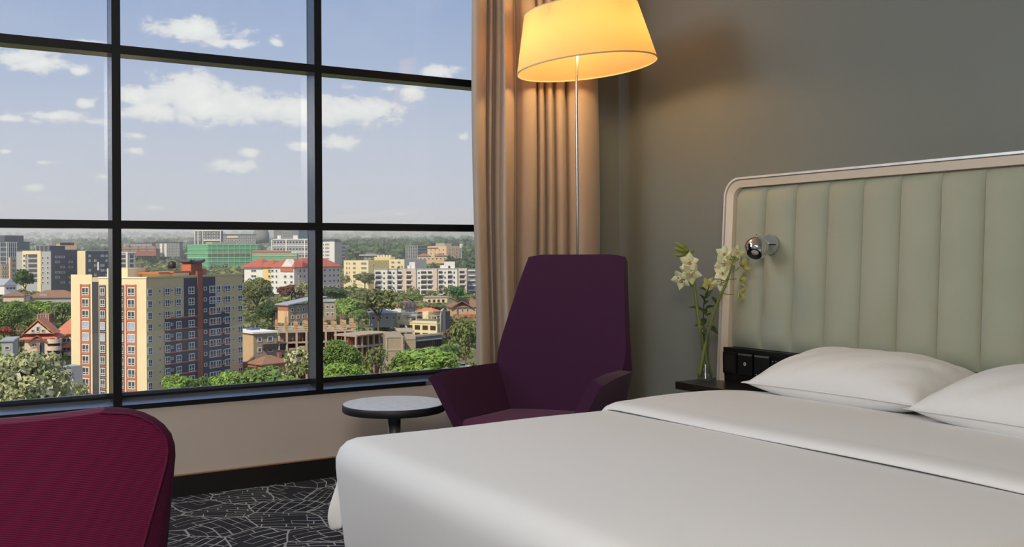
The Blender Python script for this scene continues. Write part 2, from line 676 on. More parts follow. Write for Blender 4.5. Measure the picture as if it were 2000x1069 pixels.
def duvet_grid(x0, x1, y0, y1, zt, r, drop, nx, ny, foot=True, head=False, wob=0.0, tuck=0.0):
    """cloth over a rounded block: domain runs past the edges and folds down"""
    ext = r * PI / 2 + drop
    xs = []
    n = nx
    for i in range(n + 1):
        xs.append(x0 + r + (x1 - x0 - (2 * r if head else r)) * i / n)
    pre = [x0 + r - ext * (1 - i / 12) ** 1.0 for i in range(12)] if foot else [x0 + r - r * PI / 2 * (1 - i / 8) for i in range(8)]
    xs = pre + xs
    if head:
        xs = xs + [x1 - r + r * PI / 2 * (i + 1) / 6 for i in range(6)]
    ys = [y0 + r - ext * (1 - i / 12) for i in range(12)] + [y0 + r + (y1 - y0 - 2 * r) * i / ny for i in range(ny + 1)] + [y1 - r + ext * (i + 1) / 12 for i in range(12)]
    rows = []
    for a in xs:
        row = []
        for b in ys:
            ea = min(0, a - (x0 + r)) if True else 0
            if head and a > x1 - r:
                ea = a - (x1 - r)
            eb = (b - (y1 - r)) if b > y1 - r else (b - (y0 + r) if b < y0 + r else 0)
            e = math.hypot(ea, eb)
            lim = ext if (foot or abs(eb) > 1e-9) else r * PI / 2
            cx, cy = a - ea, b - eb
            if e < 1e-9:
                zz = zt
                x, y = a, b
            else:
                ee = min(e, lim)
                ux, uy = ea / e, eb / e
                if ee <= r * PI / 2:
                    h = r * math.sin(ee / r)
                    zz = zt - r * (1 - math.cos(ee / r))
                else:
                    dn = ee - r * PI / 2
                    zz = zt - r - dn
                    h = r - tuck * (dn / max(drop, 1e-6)) ** 1.2 + 0.006 * math.sin((a + b) * 9) * dn / max(drop, 1e-6)
                x, y = cx + ux * h, cy + uy * h
            if wob:
                zz += wob * (math.sin(a * 5.1 + 1.3) * math.sin(b * 4.3) + 0.5 * math.sin(a * 11 + b * 7)) * (1 if e < 1e-9 else 0.4)
            row.append((x, y, zz))
        rows.append(row)
    return rows


def bed():
    b = empty('bed', (2.1, 1.96, 0), label='wide double bed made up with smooth white linen below the headboard', cat='bed')
    y0, y1 = 1.06, 2.865
    mb = MB().box((1.25, y0 + 0.1, 0.06), (3.13, y1 - 0.1, 0.22)).build('bed_base', S('dark bed base', (40, 38, 40), rough=0.8), b, bevel=0.02)
    for x in (1.4, 2.95):
        for y in (y0 + 0.2, y1 - 0.2):
            MB().lathe((x, y, 0), [(0.025, 0), (0.03, 0.06)], 12).build('leg', M_black, b)
    g = MB()
    g.grid(duvet_grid(1.22, 3.14, y0 + 0.06, y1 - 0.05, 0.436, 0.05, 0.13, 20, 20, head=False))
    g.build('mattress', M_sheet, b, smooth=True)
    g = MB()
    g.grid(duvet_grid(1.108, 2.72, y0, y1, 0.45, 0.075, 0.27, 34, 34, wob=0.0016, tuck=0.035))
    dv = g.build('duvet', M_sheet, b, smooth=True, solid=0.012, soff=-1)
    # turned-down band of the top sheet
    g = MB()
    rows = []
    xs = [2.125, 2.128, 2.14, 2.165, 2.20, 2.215, 2.24, 2.31, 2.45, 2.6, 2.7, 2.80, 2.90, 3.00]
    hs = [0.452, 0.462, 0.470, 0.4735, 0.4745, 0.474, 0.4765, 0.480, 0.482, 0.4805, 0.474, 0.462, 0.448, 0.438]
    for x, h in zip(xs, hs):
        row = []
        for k in range(-8, 41):
            if k < 0:
                s_ = (-k) / 8
                y = y0 - 0.006
                z = h - 0.01 - 0.06 - 0.16 * s_
            elif k <= 32:
                v = k / 32
                y = y0 - 0.004 + (y1 - y0 + 0.008) * v
                e = min(v, 1 - v)
                dr = 0.07 * max(0, 1 - e / 0.045) ** 2.4
                z = h - dr + 0.0018 * math.sin(y * 5 + x * 3)
            else:
                s_ = (k - 32) / 8
                y = y1 + 0.004
                z = h - 0.07 - 0.16 * s_
            xx = x + (0.018 * math.sin((y - y0) * 2.2) * (1 if x < 2.2 else 0.3)) + (y1 - y) * 0.01
            row.append((xx, y, z))
        rows.append(row)
    g.grid(rows)
    tb = g.build('folded_sheet', M_sheet, b, smooth=True, sub=1, solid=0.006, soff=1)
    # small loose corner of the duvet hanging at the foot
    g = MB()
    rows = []
    for i in range(9):
        u = i / 8
        row = []
        for j in range(5):
            v = j / 4
            w = 0.040 * math.sin(u ** 1.5 * PI * 0.78)
            row.append((1.142 - 0.004 - w * v * 0.9, 2.83 + 0.03 * v, 0.33 - 0.16 * u - 0.012 * v * u))
        rows.append(row)
    g.grid(rows)
    g.build('loose_corner', M_sheet, b, smooth=True, solid=0.008, sub=1)


M_pillow = S('white pillow cotton', (234, 234, 233), rough=0.85, bump=0.30, bscale=16, sheen=0.1)


def pillow(name, cx, cy, cz, sx, sy, th, tilt, rz, label, seed):
    rr = random.Random(seed)
    ph = [rr.uniform(0, 6) for _ in range(8)]
    n = 30
    top, bot = [], []
    for i in range(n + 1):
        rt, rb = [], []
        for j in range(n + 1):
            u, v = -1 + 2 * i / n, -1 + 2 * j / n
            # pinched outline: sides curve in, corners stay out
            px = u * (1 - 0.10 * (1 - v * v) ** 0 * 0 - 0.07 * (1 - abs(v) ** 2.2) * abs(u) ** 3)
            py = v * (1 - 0.06 * (1 - abs(u) ** 2.2) * abs(v) ** 3)
            prof = ((1 - abs(u) ** 2.3) * (1 - abs(v) ** 2.6)) ** 0.55
            ed = max(abs(u), abs(v))
            wr = 0.010 * math.sin(13 * v + 7 * u + ph[0]) * math.sin(5 * u + ph[1]) * ed ** 3 * (1 - ed) * 6
            wr += 0.006 * math.sin(24 * v * (0.6 + abs(u)) + ph[2]) * abs(u) ** 4 * (1 - ed) * 7
            wr += 0.005 * math.sin(3 * u + 4 * v + ph[3])
            wr += 0.004 * math.sin(17 * (u + 1.3 * v) + ph[4]) * max(0, abs(v) - 0.45) * prof
            x = px * sx / 2
            y = py * sy / 2
            rt.append((x, y, th * 0.58 * prof + wr * (prof > 0.02)))
            rb.append((x, y, -th * 0.42 * prof))
        top.append(rt)
        bot.append(rb)
    g = MB()
    g.grid(top)
    g.grid([r[::-1] for r in bot])
    o = g.build(name, M_pillow, None, smooth=True, weld=True, sub=1)
    o.location = (cx, cy, cz)
    o.rotation_euler = (0, -math.radians(tilt), math.radians(rz))
    tag(o, label, 'pillow', 'pillows on the bed')
    # seam running round the edge
    loop = [Vector(top[i][0]) for i in range(n + 1)] + [Vector(top[n][j]) for j in range(1, n + 1)] + [Vector(top[i][n]) for i in range(n - 1, -1, -1)] + [Vector(top[0][j]) for j in range(n - 1, 0, -1)]
    s = MB()
    s.tube(loop + [loop[0]], 0.0022, 5, cap=False)
    s.build('seam', M_sheet, o, smooth=True, world=False)


# ------------------------------------------------------------------ headboard
HY0, HP, HN = 3.281, 0.1712, 16
HX = 3.17


def headboard():
    M_fab = S('sage velvet', (167, 171, 152), rough=0.75, var=0.05, vscale=3, sheen=0.35, bump=0.05, bscale=300)
    M_lip = S('pale satin metal', (232, 232, 228), rough=0.35, metal=0.25)
    M_in = S('beige lacquer', (228, 214, 196), rough=0.5)
    hb = empty('headboard', (XW, 1.95, 0), label='upholstered sage green channel headboard in a pale rounded frame', cat='headboard')
    zt, zb = 1.335, 0.574
    ya, yb = 3.333, 0.49
    rake = lambda z: 3.150 + 0.055 * (z - 0.43) / 0.9     # front plane leans back to the wall

    def path(off, rad):
        a, b, c = ya - off, yb + off, zt - off
        r_ = rad
        pts = [(a, 0.0), (a, 0.25), (a, 0.5), (a, 0.8), (a, c - r_)]
        for i in range(1, 9):
            q = PI / 2 * i / 8
            pts.append((a - r_ * (1 - math.cos(q)), c - r_ + r_ * math.sin(q)))
        pts += [((a + b) / 2, c), (b + r_, c)]
        for i in range(1, 9):
            q = PI / 2 * i / 8
            pts.append((b + r_ * (1 - math.sin(q)), c - r_ + r_ * math.cos(q)))
        pts += [(b, 0.8), (b, 0.5), (b, 0.25), (b, 0.0)]
        return pts
    p0 = path(0, 0.085)
    p1 = path(0.009, 0.077)
    p1b = path(0.0135, 0.074)
    p2 = path(0.044, 0.045)

    def strip(A, B, xa, xb):
        rows = [[(xa(z), y, z) for y, z in A], [(xb(z), y, z) for y, z in B]]
        return rows
    g = MB()
    g.grid(strip(p0, p0, lambda z: XW - 0.002, lambda z: rake(z) - 0.012))
    g.grid(strip(p0, p1, lambda z: rake(z) - 0.012, lambda z: rake(z) - 0.012))
    g.grid(strip(p1, p1, lambda z: rake(z) - 0.012, lambda z: rake(z) + 0.004))
    g.grid(strip(p1, p1b, lambda z: rake(z) + 0.004, lambda z: rake(z) + 0.004))
    g.build('outer_frame', M_lip, hb, smooth=False)
    g = MB()
    g.grid(strip(p1b, p1b, lambda z: rake(z) + 0.004, lambda z: rake(z) - 0.007))
    g.grid(strip(p1b, p2, lambda z: rake(z) - 0.007, lambda z: rake(z) + 0.006))
    g.grid(strip(p2, p2, lambda z: rake(z) + 0.006, lambda z: rake(z) + 0.05))
    g.build('inner_frame', M_in, hb, smooth=False)
    # backing board
    g = MB()
    xb = lambda z: rake(z) + 0.045
    g.hexa([(xb(0), yb + 0.03, 0.0), (XW - 0.004, yb + 0.03, 0.0), (XW - 0.004, ya - 0.03, 0.0), (xb(0), ya - 0.03, 0.0),
            (xb(1.3), yb + 0.03, 1.295), (XW - 0.004, yb + 0.03, 1.295), (XW - 0.004, ya - 0.03, 1.295), (xb(1.3), ya - 0.03, 1.295)])
    g.build('backing', M_black, hb)
    # padded channels, one panel each
    for k in range(HN):
        a = HY0 - HP * k + (0.008 if k == 0 else 0)
        b = HY0 - HP * (k + 1)
        rows = []
        nz, ny = 18, 10
        top = zt - 0.044
        for i in range(nz + 1):
            z = zb + 0.004 + (top - zb - 0.004) * i / nz
            row = []
            for j in range(ny + 1):
                v = 0.5 - 0.5 * math.cos(PI * j / ny)
                y = a + (b - a) * v
                zz = z
                if k == 0:
                    # first panel follows the rounded corner
                    dy = (ya - 0.044) - y
                    if dy < 0.045:
                        lim = top - 0.045 + math.sqrt(max(0, 0.045 ** 2 - (0.045 - dy) ** 2))
                        zz = min(z, lim)
                eh = abs(2 * v - 1)
                ev = abs(2 * i / nz - 1)
                puff = (1 - eh ** 2.4) ** 0.62 * (1 - ev ** 26)
                row.append((rake(zz) + 0.034 - 0.034 * puff, y, zz))
            rows.append(row)
        g = MB()
        g.grid(rows)
        g.build('panel', M_fab, hb, smooth=True)
    # black service strip below the padding
    g = MB()
    x_ = lambda z: rake(z) - 0.002
    g.hexa([(x_(0.3), yb + 0.005, 0.0), (x_(0.3) + 0.05, yb + 0.005, 0.0), (x_(0.3) + 0.05, ya - 0.014, 0.0), (x_(0.3), ya - 0.014, 0.0),
            (x_(0.576), yb + 0.005, 0.576), (x_(0.576) + 0.05, yb + 0.005, 0.576), (x_(0.576) + 0.05, ya - 0.014, 0.576), (x_(0.576), ya - 0.014, 0.576)])
    g.build('service_strip', S('satin black laminate', (16, 17, 19), rough=0.35), hb, bevel=0.002)
    # switch plates
    M_pl = S('black plate', (20, 22, 24), rough=0.3)
    M_edge = S('grey plate edge', (120, 124, 132), rough=0.35, metal=0.5)
    M_wh = S('white print', (225, 225, 225), rough=0.5)
    M_red = S('red key', (205, 25, 80), rough=0.4, emit=lin((205, 25, 80)), estr=0.4)

    def yat(px):
        t_ = (px - 1000) / FPX
        return 3.145 * (F.y + R.y * t_) / (F.x + R.x * t_)
    spec = [(1411, 1437), (1440, 1468.5), (1472, 1502)]
    for i, (pa, pb) in enumerate(spec):
        a, b = yat(pa), yat(pb)
        zc0, zc1 = 0.462, 0.557
        p = MB().box((3.143, a, zc0), (3.1525, b, zc1)).build('switch_plate', M_pl, hb, bevel=0.002)
        if i != 0:
            MB().box((3.1425, a - 0.003, zc1 - 0.008), (3.1435, b + 0.003, zc1 - 0.001)).build('top_edge', M_edge, p)
        else:
            MB().box((3.1425, a - 0.012, zc0 + 0.014), (3.1428, b + 0.012, zc1 - 0.014)).build('socket_insert', S('socket insert', (30, 31, 34), rough=0.5), p)
        if i == 1:
            yc, zc = (a + b) / 2, 0.512
            g = MB()
            g.lathe((3.1428, yc, zc), [(0.0035, 0), (0.0075, 0), (0.0075, 0.0006), (0.0035, 0.0006)], 20, axis=(-1, 0, 0), cap=False)
            g.build('light_mark', M_wh, p)
        if i == 2:
            g = MB().box((3.1415, a - 0.004, zc0 + 0.004), (3.1432, (a + b) / 2 + 0.001, zc1 - 0.01)).build('rocker', M_pl, p, bevel=0.001)
            MB().box((3.1408, a - 0.013, zc0 + 0.010), (3.1412, a - 0.018, zc0 + 0.013)).build('rocker_mark', M_wh, p)
    # dark display with dots and a red key
    a, b = yat(1505), yat(1560)
    p = MB().box((3.1435, a, 0.462), (3.1525, b, 0.557)).build('control_display', S('display glass', (5, 5, 6), rough=0.12), hb)
    for q in (1509, 1515, 1522, 1528):
        y = yat(q)
        MB().box((3.1428, y - 0.0015, 0.5375), (3.1431, y + 0.0015, 0.5405)).build('display_dot', M_wh, p)
    MB().lathe((3.1426, yat(1518), 0.524), [(0.0001, 0), (0.008, 0), (0.008, 0.001)], 18, axis=(-1, 0, 0)).build('red_key', M_red, p)


def bedside_shelf():
    m = S('black stone veneer', (34, 33, 35), rough=0.28, var=0.15, vscale=14)
    me = S('worn edge', (120, 112, 104), rough=0.4)
    a, b, xf, xk = 3.402, 3.00, 2.955, 3.148
    r = 0.07
    poly = [(xk, a), (xf, a)]
    for i in range(9):
        q = PI / 2 * i / 8
        poly.append((xf + r * (1 - math.cos(q)), b + r - r * math.sin(q)))
    poly += [(xk, b)]
    # the shelf runs on behind the headboard side as far as the wall
    poly2 = [(XW - 0.002, a), (XW - 0.002, 3.336), (xk, 3.336)]
    pl = [(XW - 0.002, 3.336), (XW - 0.002, a)] + poly[1:] + [(xk, 3.336)]
    g = MB()
    g.prism(pl, 0.391, 0.425)
    o = empty('bedside_shelf', (3.1, 3.2, 0.39), label='black rounded bedside shelf fixed beside the headboard under the vase', cat='shelf')
    g.build('shelf_board', m, o, bevel=0.0015, seg=1)
    g = MB()
    ed = [Vector((p[0] - 0.0004, p[1], 0.4248)) for p in poly[1:8]]
    g.tube(ed, 0.0011, 5)
    g.build('edge_strip', me, o)
    MB().box((3.03, 3.05, 0.30), (xk - 0.002, 3.30, 0.391)).build('bracket', M_black, o)


def reading_lamp():
    M_ch = S('chrome', (215, 215, 220), rough=0.05, metal=1.0)
    M_dk = S('dark lens', (40, 40, 42), rough=0.25, metal=0.4)
    M_lens = S('frosted lens', (190, 190, 180), rough=0.2)
    t_ = (1503 - 1000) / FPX
    yk = 3.17 * (F.y + R.y * t_) / (F.x + R.x * t_)
    P = at(1503, 478, 3.17 * F.x + yk * F.y)
    base = Vector((3.165, P.y, P.z))
    lamp = empty('reading_lamp', base, label='small chrome ball reading lamp mounted on the green headboard', cat='lamp')
    g = MB()
    g.lathe(base + Vector((0.012, 0, 0)), [(0.043, 0), (0.043, 0.010), (0.041, 0.014), (0.0, 0.014)], 40, axis=(-1, 0, 0), cap=False)
    g.build('wall_plate', S('satin chrome plate', (196, 206, 216), rough=0.32, metal=0.75), lamp, smooth=False)
    g = MB().box(base + Vector((-0.0045, -0.043, -0.002)), base + Vector((-0.002, 0.043, 0.002)))
    g.build('plate_groove', M_dk, lamp)
    d = at(1478, 484, 1) - CAM
    # ball in front of the plate, towards the room
    k = (3.075 - CAM.x) / d.x
    C = CAM + d * k
    MB().tube([base + Vector((-0.002, 0, 0)), (base + C) / 2, C], [0.009, 0.008, 0.008], 12).build('arm', M_ch, lamp, smooth=True)
    rb = 0.050
    ax = Vector((-0.62, -0.28, -0.62)).normalized()
    prof = [(rb * math.sin(a), rb * math.cos(a)) for a in [PI * i / 28 for i in range(28, 5, -1)]]
    # prof runs from the back pole to the opening
    g = MB()
    g.lathe(C, [(max(r_, 0.0001), z_) for r_, z_ in prof], 40, axis=ax, cap=False)
    hd = g.build('ball_head', M_ch, lamp, smooth=True)
    op = prof[-1]
    MB().lathe(C, [(op[0], op[1]), (op[0] * 0.93, op[1] + 0.001), (op[0] * 0.88, op[1] - 0.010), (0.0001, op[1] - 0.011)], 36, axis=ax, cap=False).build('bezel', M_dk, hd, smooth=True)
    MB().lathe(C, [(op[0] * 0.52, op[1] - 0.0095), (op[0] * 0.4, op[1] - 0.006), (0.0001, op[1] - 0.005)], 24, axis=ax, cap=False).build('lens', M_lens, hd, smooth=True)
    MB().tube([C + Vector((0, 0, rb * 0.97)), C + Vector((0, 0, rb + 0.007))], 0.002, 8).build('pin', M_ch, hd)


# ------------------------------------------------------------------ floor lamp
def floor_lamp():
    D = 4.52
    P = at(1128, 480, D)
    px_, py_ = P.x, P.y
    lamp = empty('floor_lamp', (px_, py_, 0), label='tall floor lamp with slim steel pole and glowing tilted drum shade', cat='lamp')
    M_st = S('brushed steel', (190, 190, 188), rough=0.3, metal=0.9)
    MB().lathe((px_, py_, 0), [(0.14, 0), (0.14, 0.012), (0.13, 0.018), (0.012, 0.022)], 40).build('base', M_st, lamp, smooth=False, bevel=0.002)
    top = at(1131, -4, D)
    MB().tube([(px_, py_, 0.02), (px_, py_, 1.2), (at(1126, 160, D).x, at(1126, 160, D).y, at(1126, 160, D).z), top], 0.0062, 12).build('pole', M_st, lamp, smooth=True)
    MB().lathe(top - Vector((0, 0, 0.005)), [(0.010, 0), (0.010, 0.012), (0.005, 0.02), (0.0001, 0.022)], 16, cap=False).build('finial', M_st, lamp, smooth=True)
    # translucent fabric shade
    m = bpy.data.materials.new('cream shade fabric')
    m.use_nodes = True
    t = NT(m.node_tree)
    t.n.clear()
    tcn = t.new('ShaderNodeTexCoord')
    wv = t.noise(tcn.outputs['Object'], 300, 2, 0.5)
    colr = t.ramp(wv, [(0.35, (*lin((240, 208, 160)), 1)), (0.65, (*lin((246, 216, 170)), 1))])
    df = t.new('ShaderNodeBsdfDiffuse')
    tl = t.new('ShaderNodeBsdfTranslucent')
    t.l.new(colr, df.inputs[0])
    tl.inputs[0].default_value = (*lin((250, 204, 132)), 1)
    mx = t.new('ShaderNodeMixShader')
    mx.inputs[0].default_value = 0.5
    t.l.new(df.outputs[0], mx.inputs[1])
    t.l.new(tl.outputs[0], mx.inputs[2])
    o = t.new('ShaderNodeOutputMaterial')
    t.l.new(mx.outputs[0], o.inputs[0])
    cb = at(1146.5, 132, D)
    ctp = at(1139, 20, D)
    ax = (ctp - cb)
    # tilt in the picture plane plus a little lift of the near side
    a = (Z + R * -0.105).normalized()
    hgt = ax.dot(a)
    rbm, rtm = 137.5 * D / FPX, 111.5 * D / FPX
    g = MB()
    g.lathe(cb, [(rbm, 0), ((rbm + rtm) / 2, hgt / 2), (rtm, hgt)], 72, axis=a, cap=False)
    sh = g.build('lamp_shade', m, lamp, smooth=True)
    M_tr = S('shade trim', (215, 190, 150), rough=0.7)
    g = MB()
    g.lathe(cb - a * 0.002, [(rbm + 0.001, 0), (rbm + 0.0015, 0.006), (rbm - 0.002, 0.006), (rbm - 0.002, 0), (rbm + 0.001, 0)], 72, axis=a, cap=False)
    g.build('lower_trim', M_tr, sh, smooth=False)
    g = MB()
    g.lathe(cb + a * (hgt - 0.003), [(rtm + 0.001, 0), (rtm + 0.001, 0.005), (rtm - 0.002, 0.005), (rtm - 0.002, 0), (rtm + 0.001, 0)], 72, axis=a, cap=False)
    g.build('upper_trim', M_tr, sh, smooth=False)
    # diffuser disc, spider arms and bulbs inside
    e1 = a.cross(R).normalized()
    e2 = a.cross(e1).normalized()
    cs = at(1130, 40, D)
    zc = cb + a * (hgt * 0.80)
    for k in range(3):
        q = 2 * PI * k / 3 + 0.4
        MB().tube([cs + Vector((0, 0, 0.0)), zc + (e1 * math.cos(q) + e2 * math.sin(q)) * (rtm * 1.03)], 0.0025, 6).build('spider_arm', M_st, sh)
    M_bulb = S('warm bulb', (255, 225, 170), rough=0.4, emit=lin((255, 200, 120)), estr=6.0)
    for k, q in enumerate((0.0, 2.1, 4.2)):
        c = cb + a * (hgt * 0.62) + (e1 * math.cos(q) + e2 * math.sin(q)) * 0.09
        g = MB().lathe(c, [(0.0001, -0.03), (0.02, -0.022), (0.028, 0), (0.022, 0.022), (0.013, 0.04), (0.013, 0.06)], 16, axis=a, cap=False)
        g.build('bulb', M_bulb, lamp, smooth=True)
        d = bpy.data.lights.new('bulb_light', 'POINT')
        d.energy = 3.0
        d.color = lin((255, 206, 140))
        d.shadow_soft_size = 0.035
        lo = bpy.data.objects.new('bulb_light', d)
        COL.objects.link(lo)
        lo.location = c - a * 0.045


# ------------------------------------------------------------------ lounge chair
def lounge_chair():
    th = math.radians(22.7)
    U = R * math.cos(th) - F * math.sin(th)
    V = F * math.cos(th) + R * math.sin(th)
    C = F * 4.12 + R * 0.21
    M_pur = S('aubergine wool', (60, 24, 54), rough=0.85, var=0.06, vscale=8, bump=0.12, bscale=500, spec=0.25, sheen=0.08)
    ch = empty('lounge_chair', (C.x, C.y, 0), label='dark purple high-back lounge chair with winged arms beside the round table', cat='chair')

    def W(f, r, z):
        return F * (f * 1.035) + R * (r * 1.035) + Z * (1 - (1 - z) * 1.035)
    # rows of the inner skin, from seat level up
    zs = [0.30, 0.36, 0.42, 0.48, 0.515, 0.54]
    bot = dict(Lf=W(3.735, -0.215, 0), Lj=W(4.03, -0.015, 0), Rj=W(3.83, 0.43, 0), Rf=W(3.50, 0.205, 0))
    top = dict(Lf=W(3.76, -0.322, 0), Lj=W(4.10, -0.074, 0), Rj=W(3.87, 0.476, 0), Rf=W(3.52, 0.320, 0))

    def loop(q):
        P = {k: bot[k].lerp(top[k], q) for k in bot}
        pts = [P['Lf'], P['Lf'].lerp(P['Lj'], 0.35), P['Lf'].lerp(P['Lj'], 0.66), P['Lf'].lerp(P['Lj'], 0.84)]
        # rounded corner left
        a, b = P['Lf'].lerp(P['Lj'], 0.90), P['Lj'].lerp(P['Rj'], 0.07)
        pts += [a * 0.55 + P['Lj'] * 0.35 + b * 0.10, a * 0.2 + P['Lj'] * 0.6 + b * 0.2, b]
        for k in (0.22, 0.36, 0.5, 0.64, 0.78):
            m_ = P['Lj'].lerp(P['Rj'], k)
            pts.append(m_ + V * 0.03 * math.sin(k * PI))
        b2, a2 = P['Lj'].lerp(P['Rj'], 0.93), P['Rj'].lerp(P['Rf'], 0.10)
        pts += [b2, a2 * 0.2 + P['Rj'] * 0.6 + b2 * 0.2, a2 * 0.55 + P['Rj'] * 0.35 + b2 * 0.10]
        pts += [P['Rj'].lerp(P['Rf'], 0.16), P['Rj'].lerp(P['Rf'], 0.34), P['Rj'].lerp(P['Rf'], 0.65), P['Rf']]
        return pts
    rows = []
    for z in zs:
        q = (z - 0.33) / (0.54 - 0.33)
        lp = loop(q)
        n = len(lp)
        row = []
        for i, p in enumerate(lp):
            zz = z
            if z == zs[-1]:
                e = min(i, n - 1 - i)
                zz = z - 0.012 * (e < 1)
            row.append((p.x, p.y, 1 - (1 - zz) * 1.035))
        rows.append(row)
    g = MB()
    g.grid(rows)
    # back above the arms: columns between the two corners
    n = len(rows[0])
    ci = list(range(5, n - 5))
    T_L = W(4.22, 0.085, 0)
    T_R = W(4.056, 0.472, 0)
    up = []
    zz_ = [0.60, 0.68, 0.76, 0.84, 0.91, 0.955, 0.978]
    base = [Vector(rows[-1][i]) for i in ci]
    for z in zz_:
        q = (z - 0.54) / (0.978 - 0.54)
        row = []
        for k in range(len(ci)):
            v = k / (len(ci) - 1)
            e_ = base[k]
            tt = T_L.lerp(T_R, v)
            tt = tt + V * 0.012 * math.sin(v * PI)
            x = e_.x + (tt.x - e_.x) * q
            y = e_.y + (tt.y - e_.y) * q
            bulge = 0.012 * math.sin(q * PI)
            # soft rounded shoulders at the top corners
            zc = z
            if z > 0.95 and (k == 0 or k == len(ci) - 1):
                zc = z - 0.012
            out = (-1 if k == 0 else 1 if k == len(ci) - 1 else 0)
            p = Vector((x, y, 1 - (1 - zc) * 1.035)) + U * 0.0 * out + V * (-bulge)
            row.append(p)
        up.append(row)
    o = len(g.v)
    off = len(rows[0]) * (len(rows) - 1)
    for r in up:
        g.v.extend([tuple(p) for p in r])
    w = len(ci)
    for k in range(w - 1):
        g.f.append((off + ci[k], off + ci[k] + 1, o + k + 1, o + k))
        g.m.append(0)
    for i in range(len(up) - 1):
        for k in range(w - 1):
            g.f.append((o + i * w + k, o + i * w + k + 1, o + (i + 1) * w + k + 1, o + (i + 1) * w + k))
            g.m.append(0)
    sh = g.build('shell', M_pur, ch, smooth=True)
    # thickness goes outwards
    md = sh.modifiers.new('solid', 'SOLIDIFY')
    md.thickness = 0.045
    md.offset = 1.0
    md.use_even_offset = True
    md = sh.modifiers.new('bevel', 'BEVEL')
    md.width = 0.012
    md.segments = 2
    md.limit_method = 'ANGLE'
    md.angle_limit = math.radians(50)
    md = sh.modifiers.new('sub', 'SUBSURF')
    md.levels = md.render_levels = 1
    # seat cushion
    lp = loop(0.0)
    cen = sum(lp, Vector()) / len(lp)
    poly = [p + (cen - p).normalized() * 0.004 for p in lp]
    poly = [Vector((p.x, p.y, 0)) for p in poly]
    lp = [Vector((p.x, p.y, 0)) for p in lp]
    poly.append((lp[-1] * 0.75 + lp[0] * 0.25) - V * 0.03)
    poly.append((lp[-1] * 0.25 + lp[0] * 0.75) - V * 0.03)
    g = MB()
    cen = sum(poly, Vector()) / len(poly)
    rings = [(1.0, 0.25), (1.0, 0.333), (0.975, 0.348), (0.93, 0.355), (0.7, 0.359), (0.35, 0.361)]
    rr_ = [[tuple(cen + (p - cen) * s_ + Z * z_) for p in poly] for s_, z_ in rings]
    g.grid(rr_, closed=True)
    m_ = len(poly)
    k0 = (len(rings) - 1) * m_
    g.f.append(tuple(range(k0, k0 + m_)))
    g.m.append(0)
    g.f.append(tuple(range(m_))[::-1])
    g.m.append(0)
    M_seat = S('plum wool seat', (86, 36, 70), rough=0.85, bump=0.1, bscale=500, spec=0.25, sheen=0.08)
    g.build('seat_cushion', M_seat, ch, smooth=True)
    sc_ = cen
    MB().lathe(sc_ + Z * 0.12, [(0.03, 0), (0.03, 0.155)], 20).build('pedestal', S('polished steel', (180, 180, 182), rough=0.2, metal=1.0), ch)
    for k in range(4):
        q = PI / 4 + k * PI / 2
        d = Vector((math.cos(q), math.sin(q), 0))
        g = MB().tube([sc_ + Z * 0.13 + d * 0.02, sc_ + Z * 0.075 + d * 0.16, sc_ + Z * 0.014 + d * 0.30], [0.018, 0.015, 0.011], 10)
        g.build('leg', S('polished steel', (180, 180, 182), rough=0.2, metal=1.0), ch, smooth=True)


def side_table():
    D = 4.03
    P = at(770, 787.5, D)
    zt = P.z
    t = empty('side_table', (P.x, P.y, 0), label='small round side table with grey stone top and dark rim', cat='table')
    m = S('grey stone top', (214, 218, 222), rough=0.42, var=0.10, vscale=40)
    mr = S('dark rim', (24, 25, 28), rough=0.5)
    ms = S('satin steel', (172, 174, 178), rough=0.3, metal=0.85)
    r = 100.5 * D / FPX
    MB().lathe((P.x, P.y, zt - 0.031), [(r - 0.004, 0), (r, 0.004), (r, 0.026), (r - 0.003, 0.031), (0.0001, 0.031)], 72, cap=False).build('rim', mr, t, smooth=True, angle=40)
    MB().lathe((P.x, P.y, zt - 0.006), [(r - 0.0035, 0), (r - 0.0035, 0.0062), (0.0001, 0.0068)], 72, cap=False).build('table_top', m, t)
    MB().lathe((P.x, P.y, 0.01), [(0.0265, 0), (0.0265, zt - 0.042)], 28).build('post', ms, t, smooth=True, angle=40)
    MB().lathe((P.x, P.y, 0), [(0.15, 0), (0.15, 0.008), (0.14, 0.012), (0.0266, 0.014)], 48).build('foot_plate', ms, t)
    MB().lathe((P.x, P.y, zt - 0.036), [(0.05, 0), (0.05, 0.006)], 24).build('collar', ms, t)


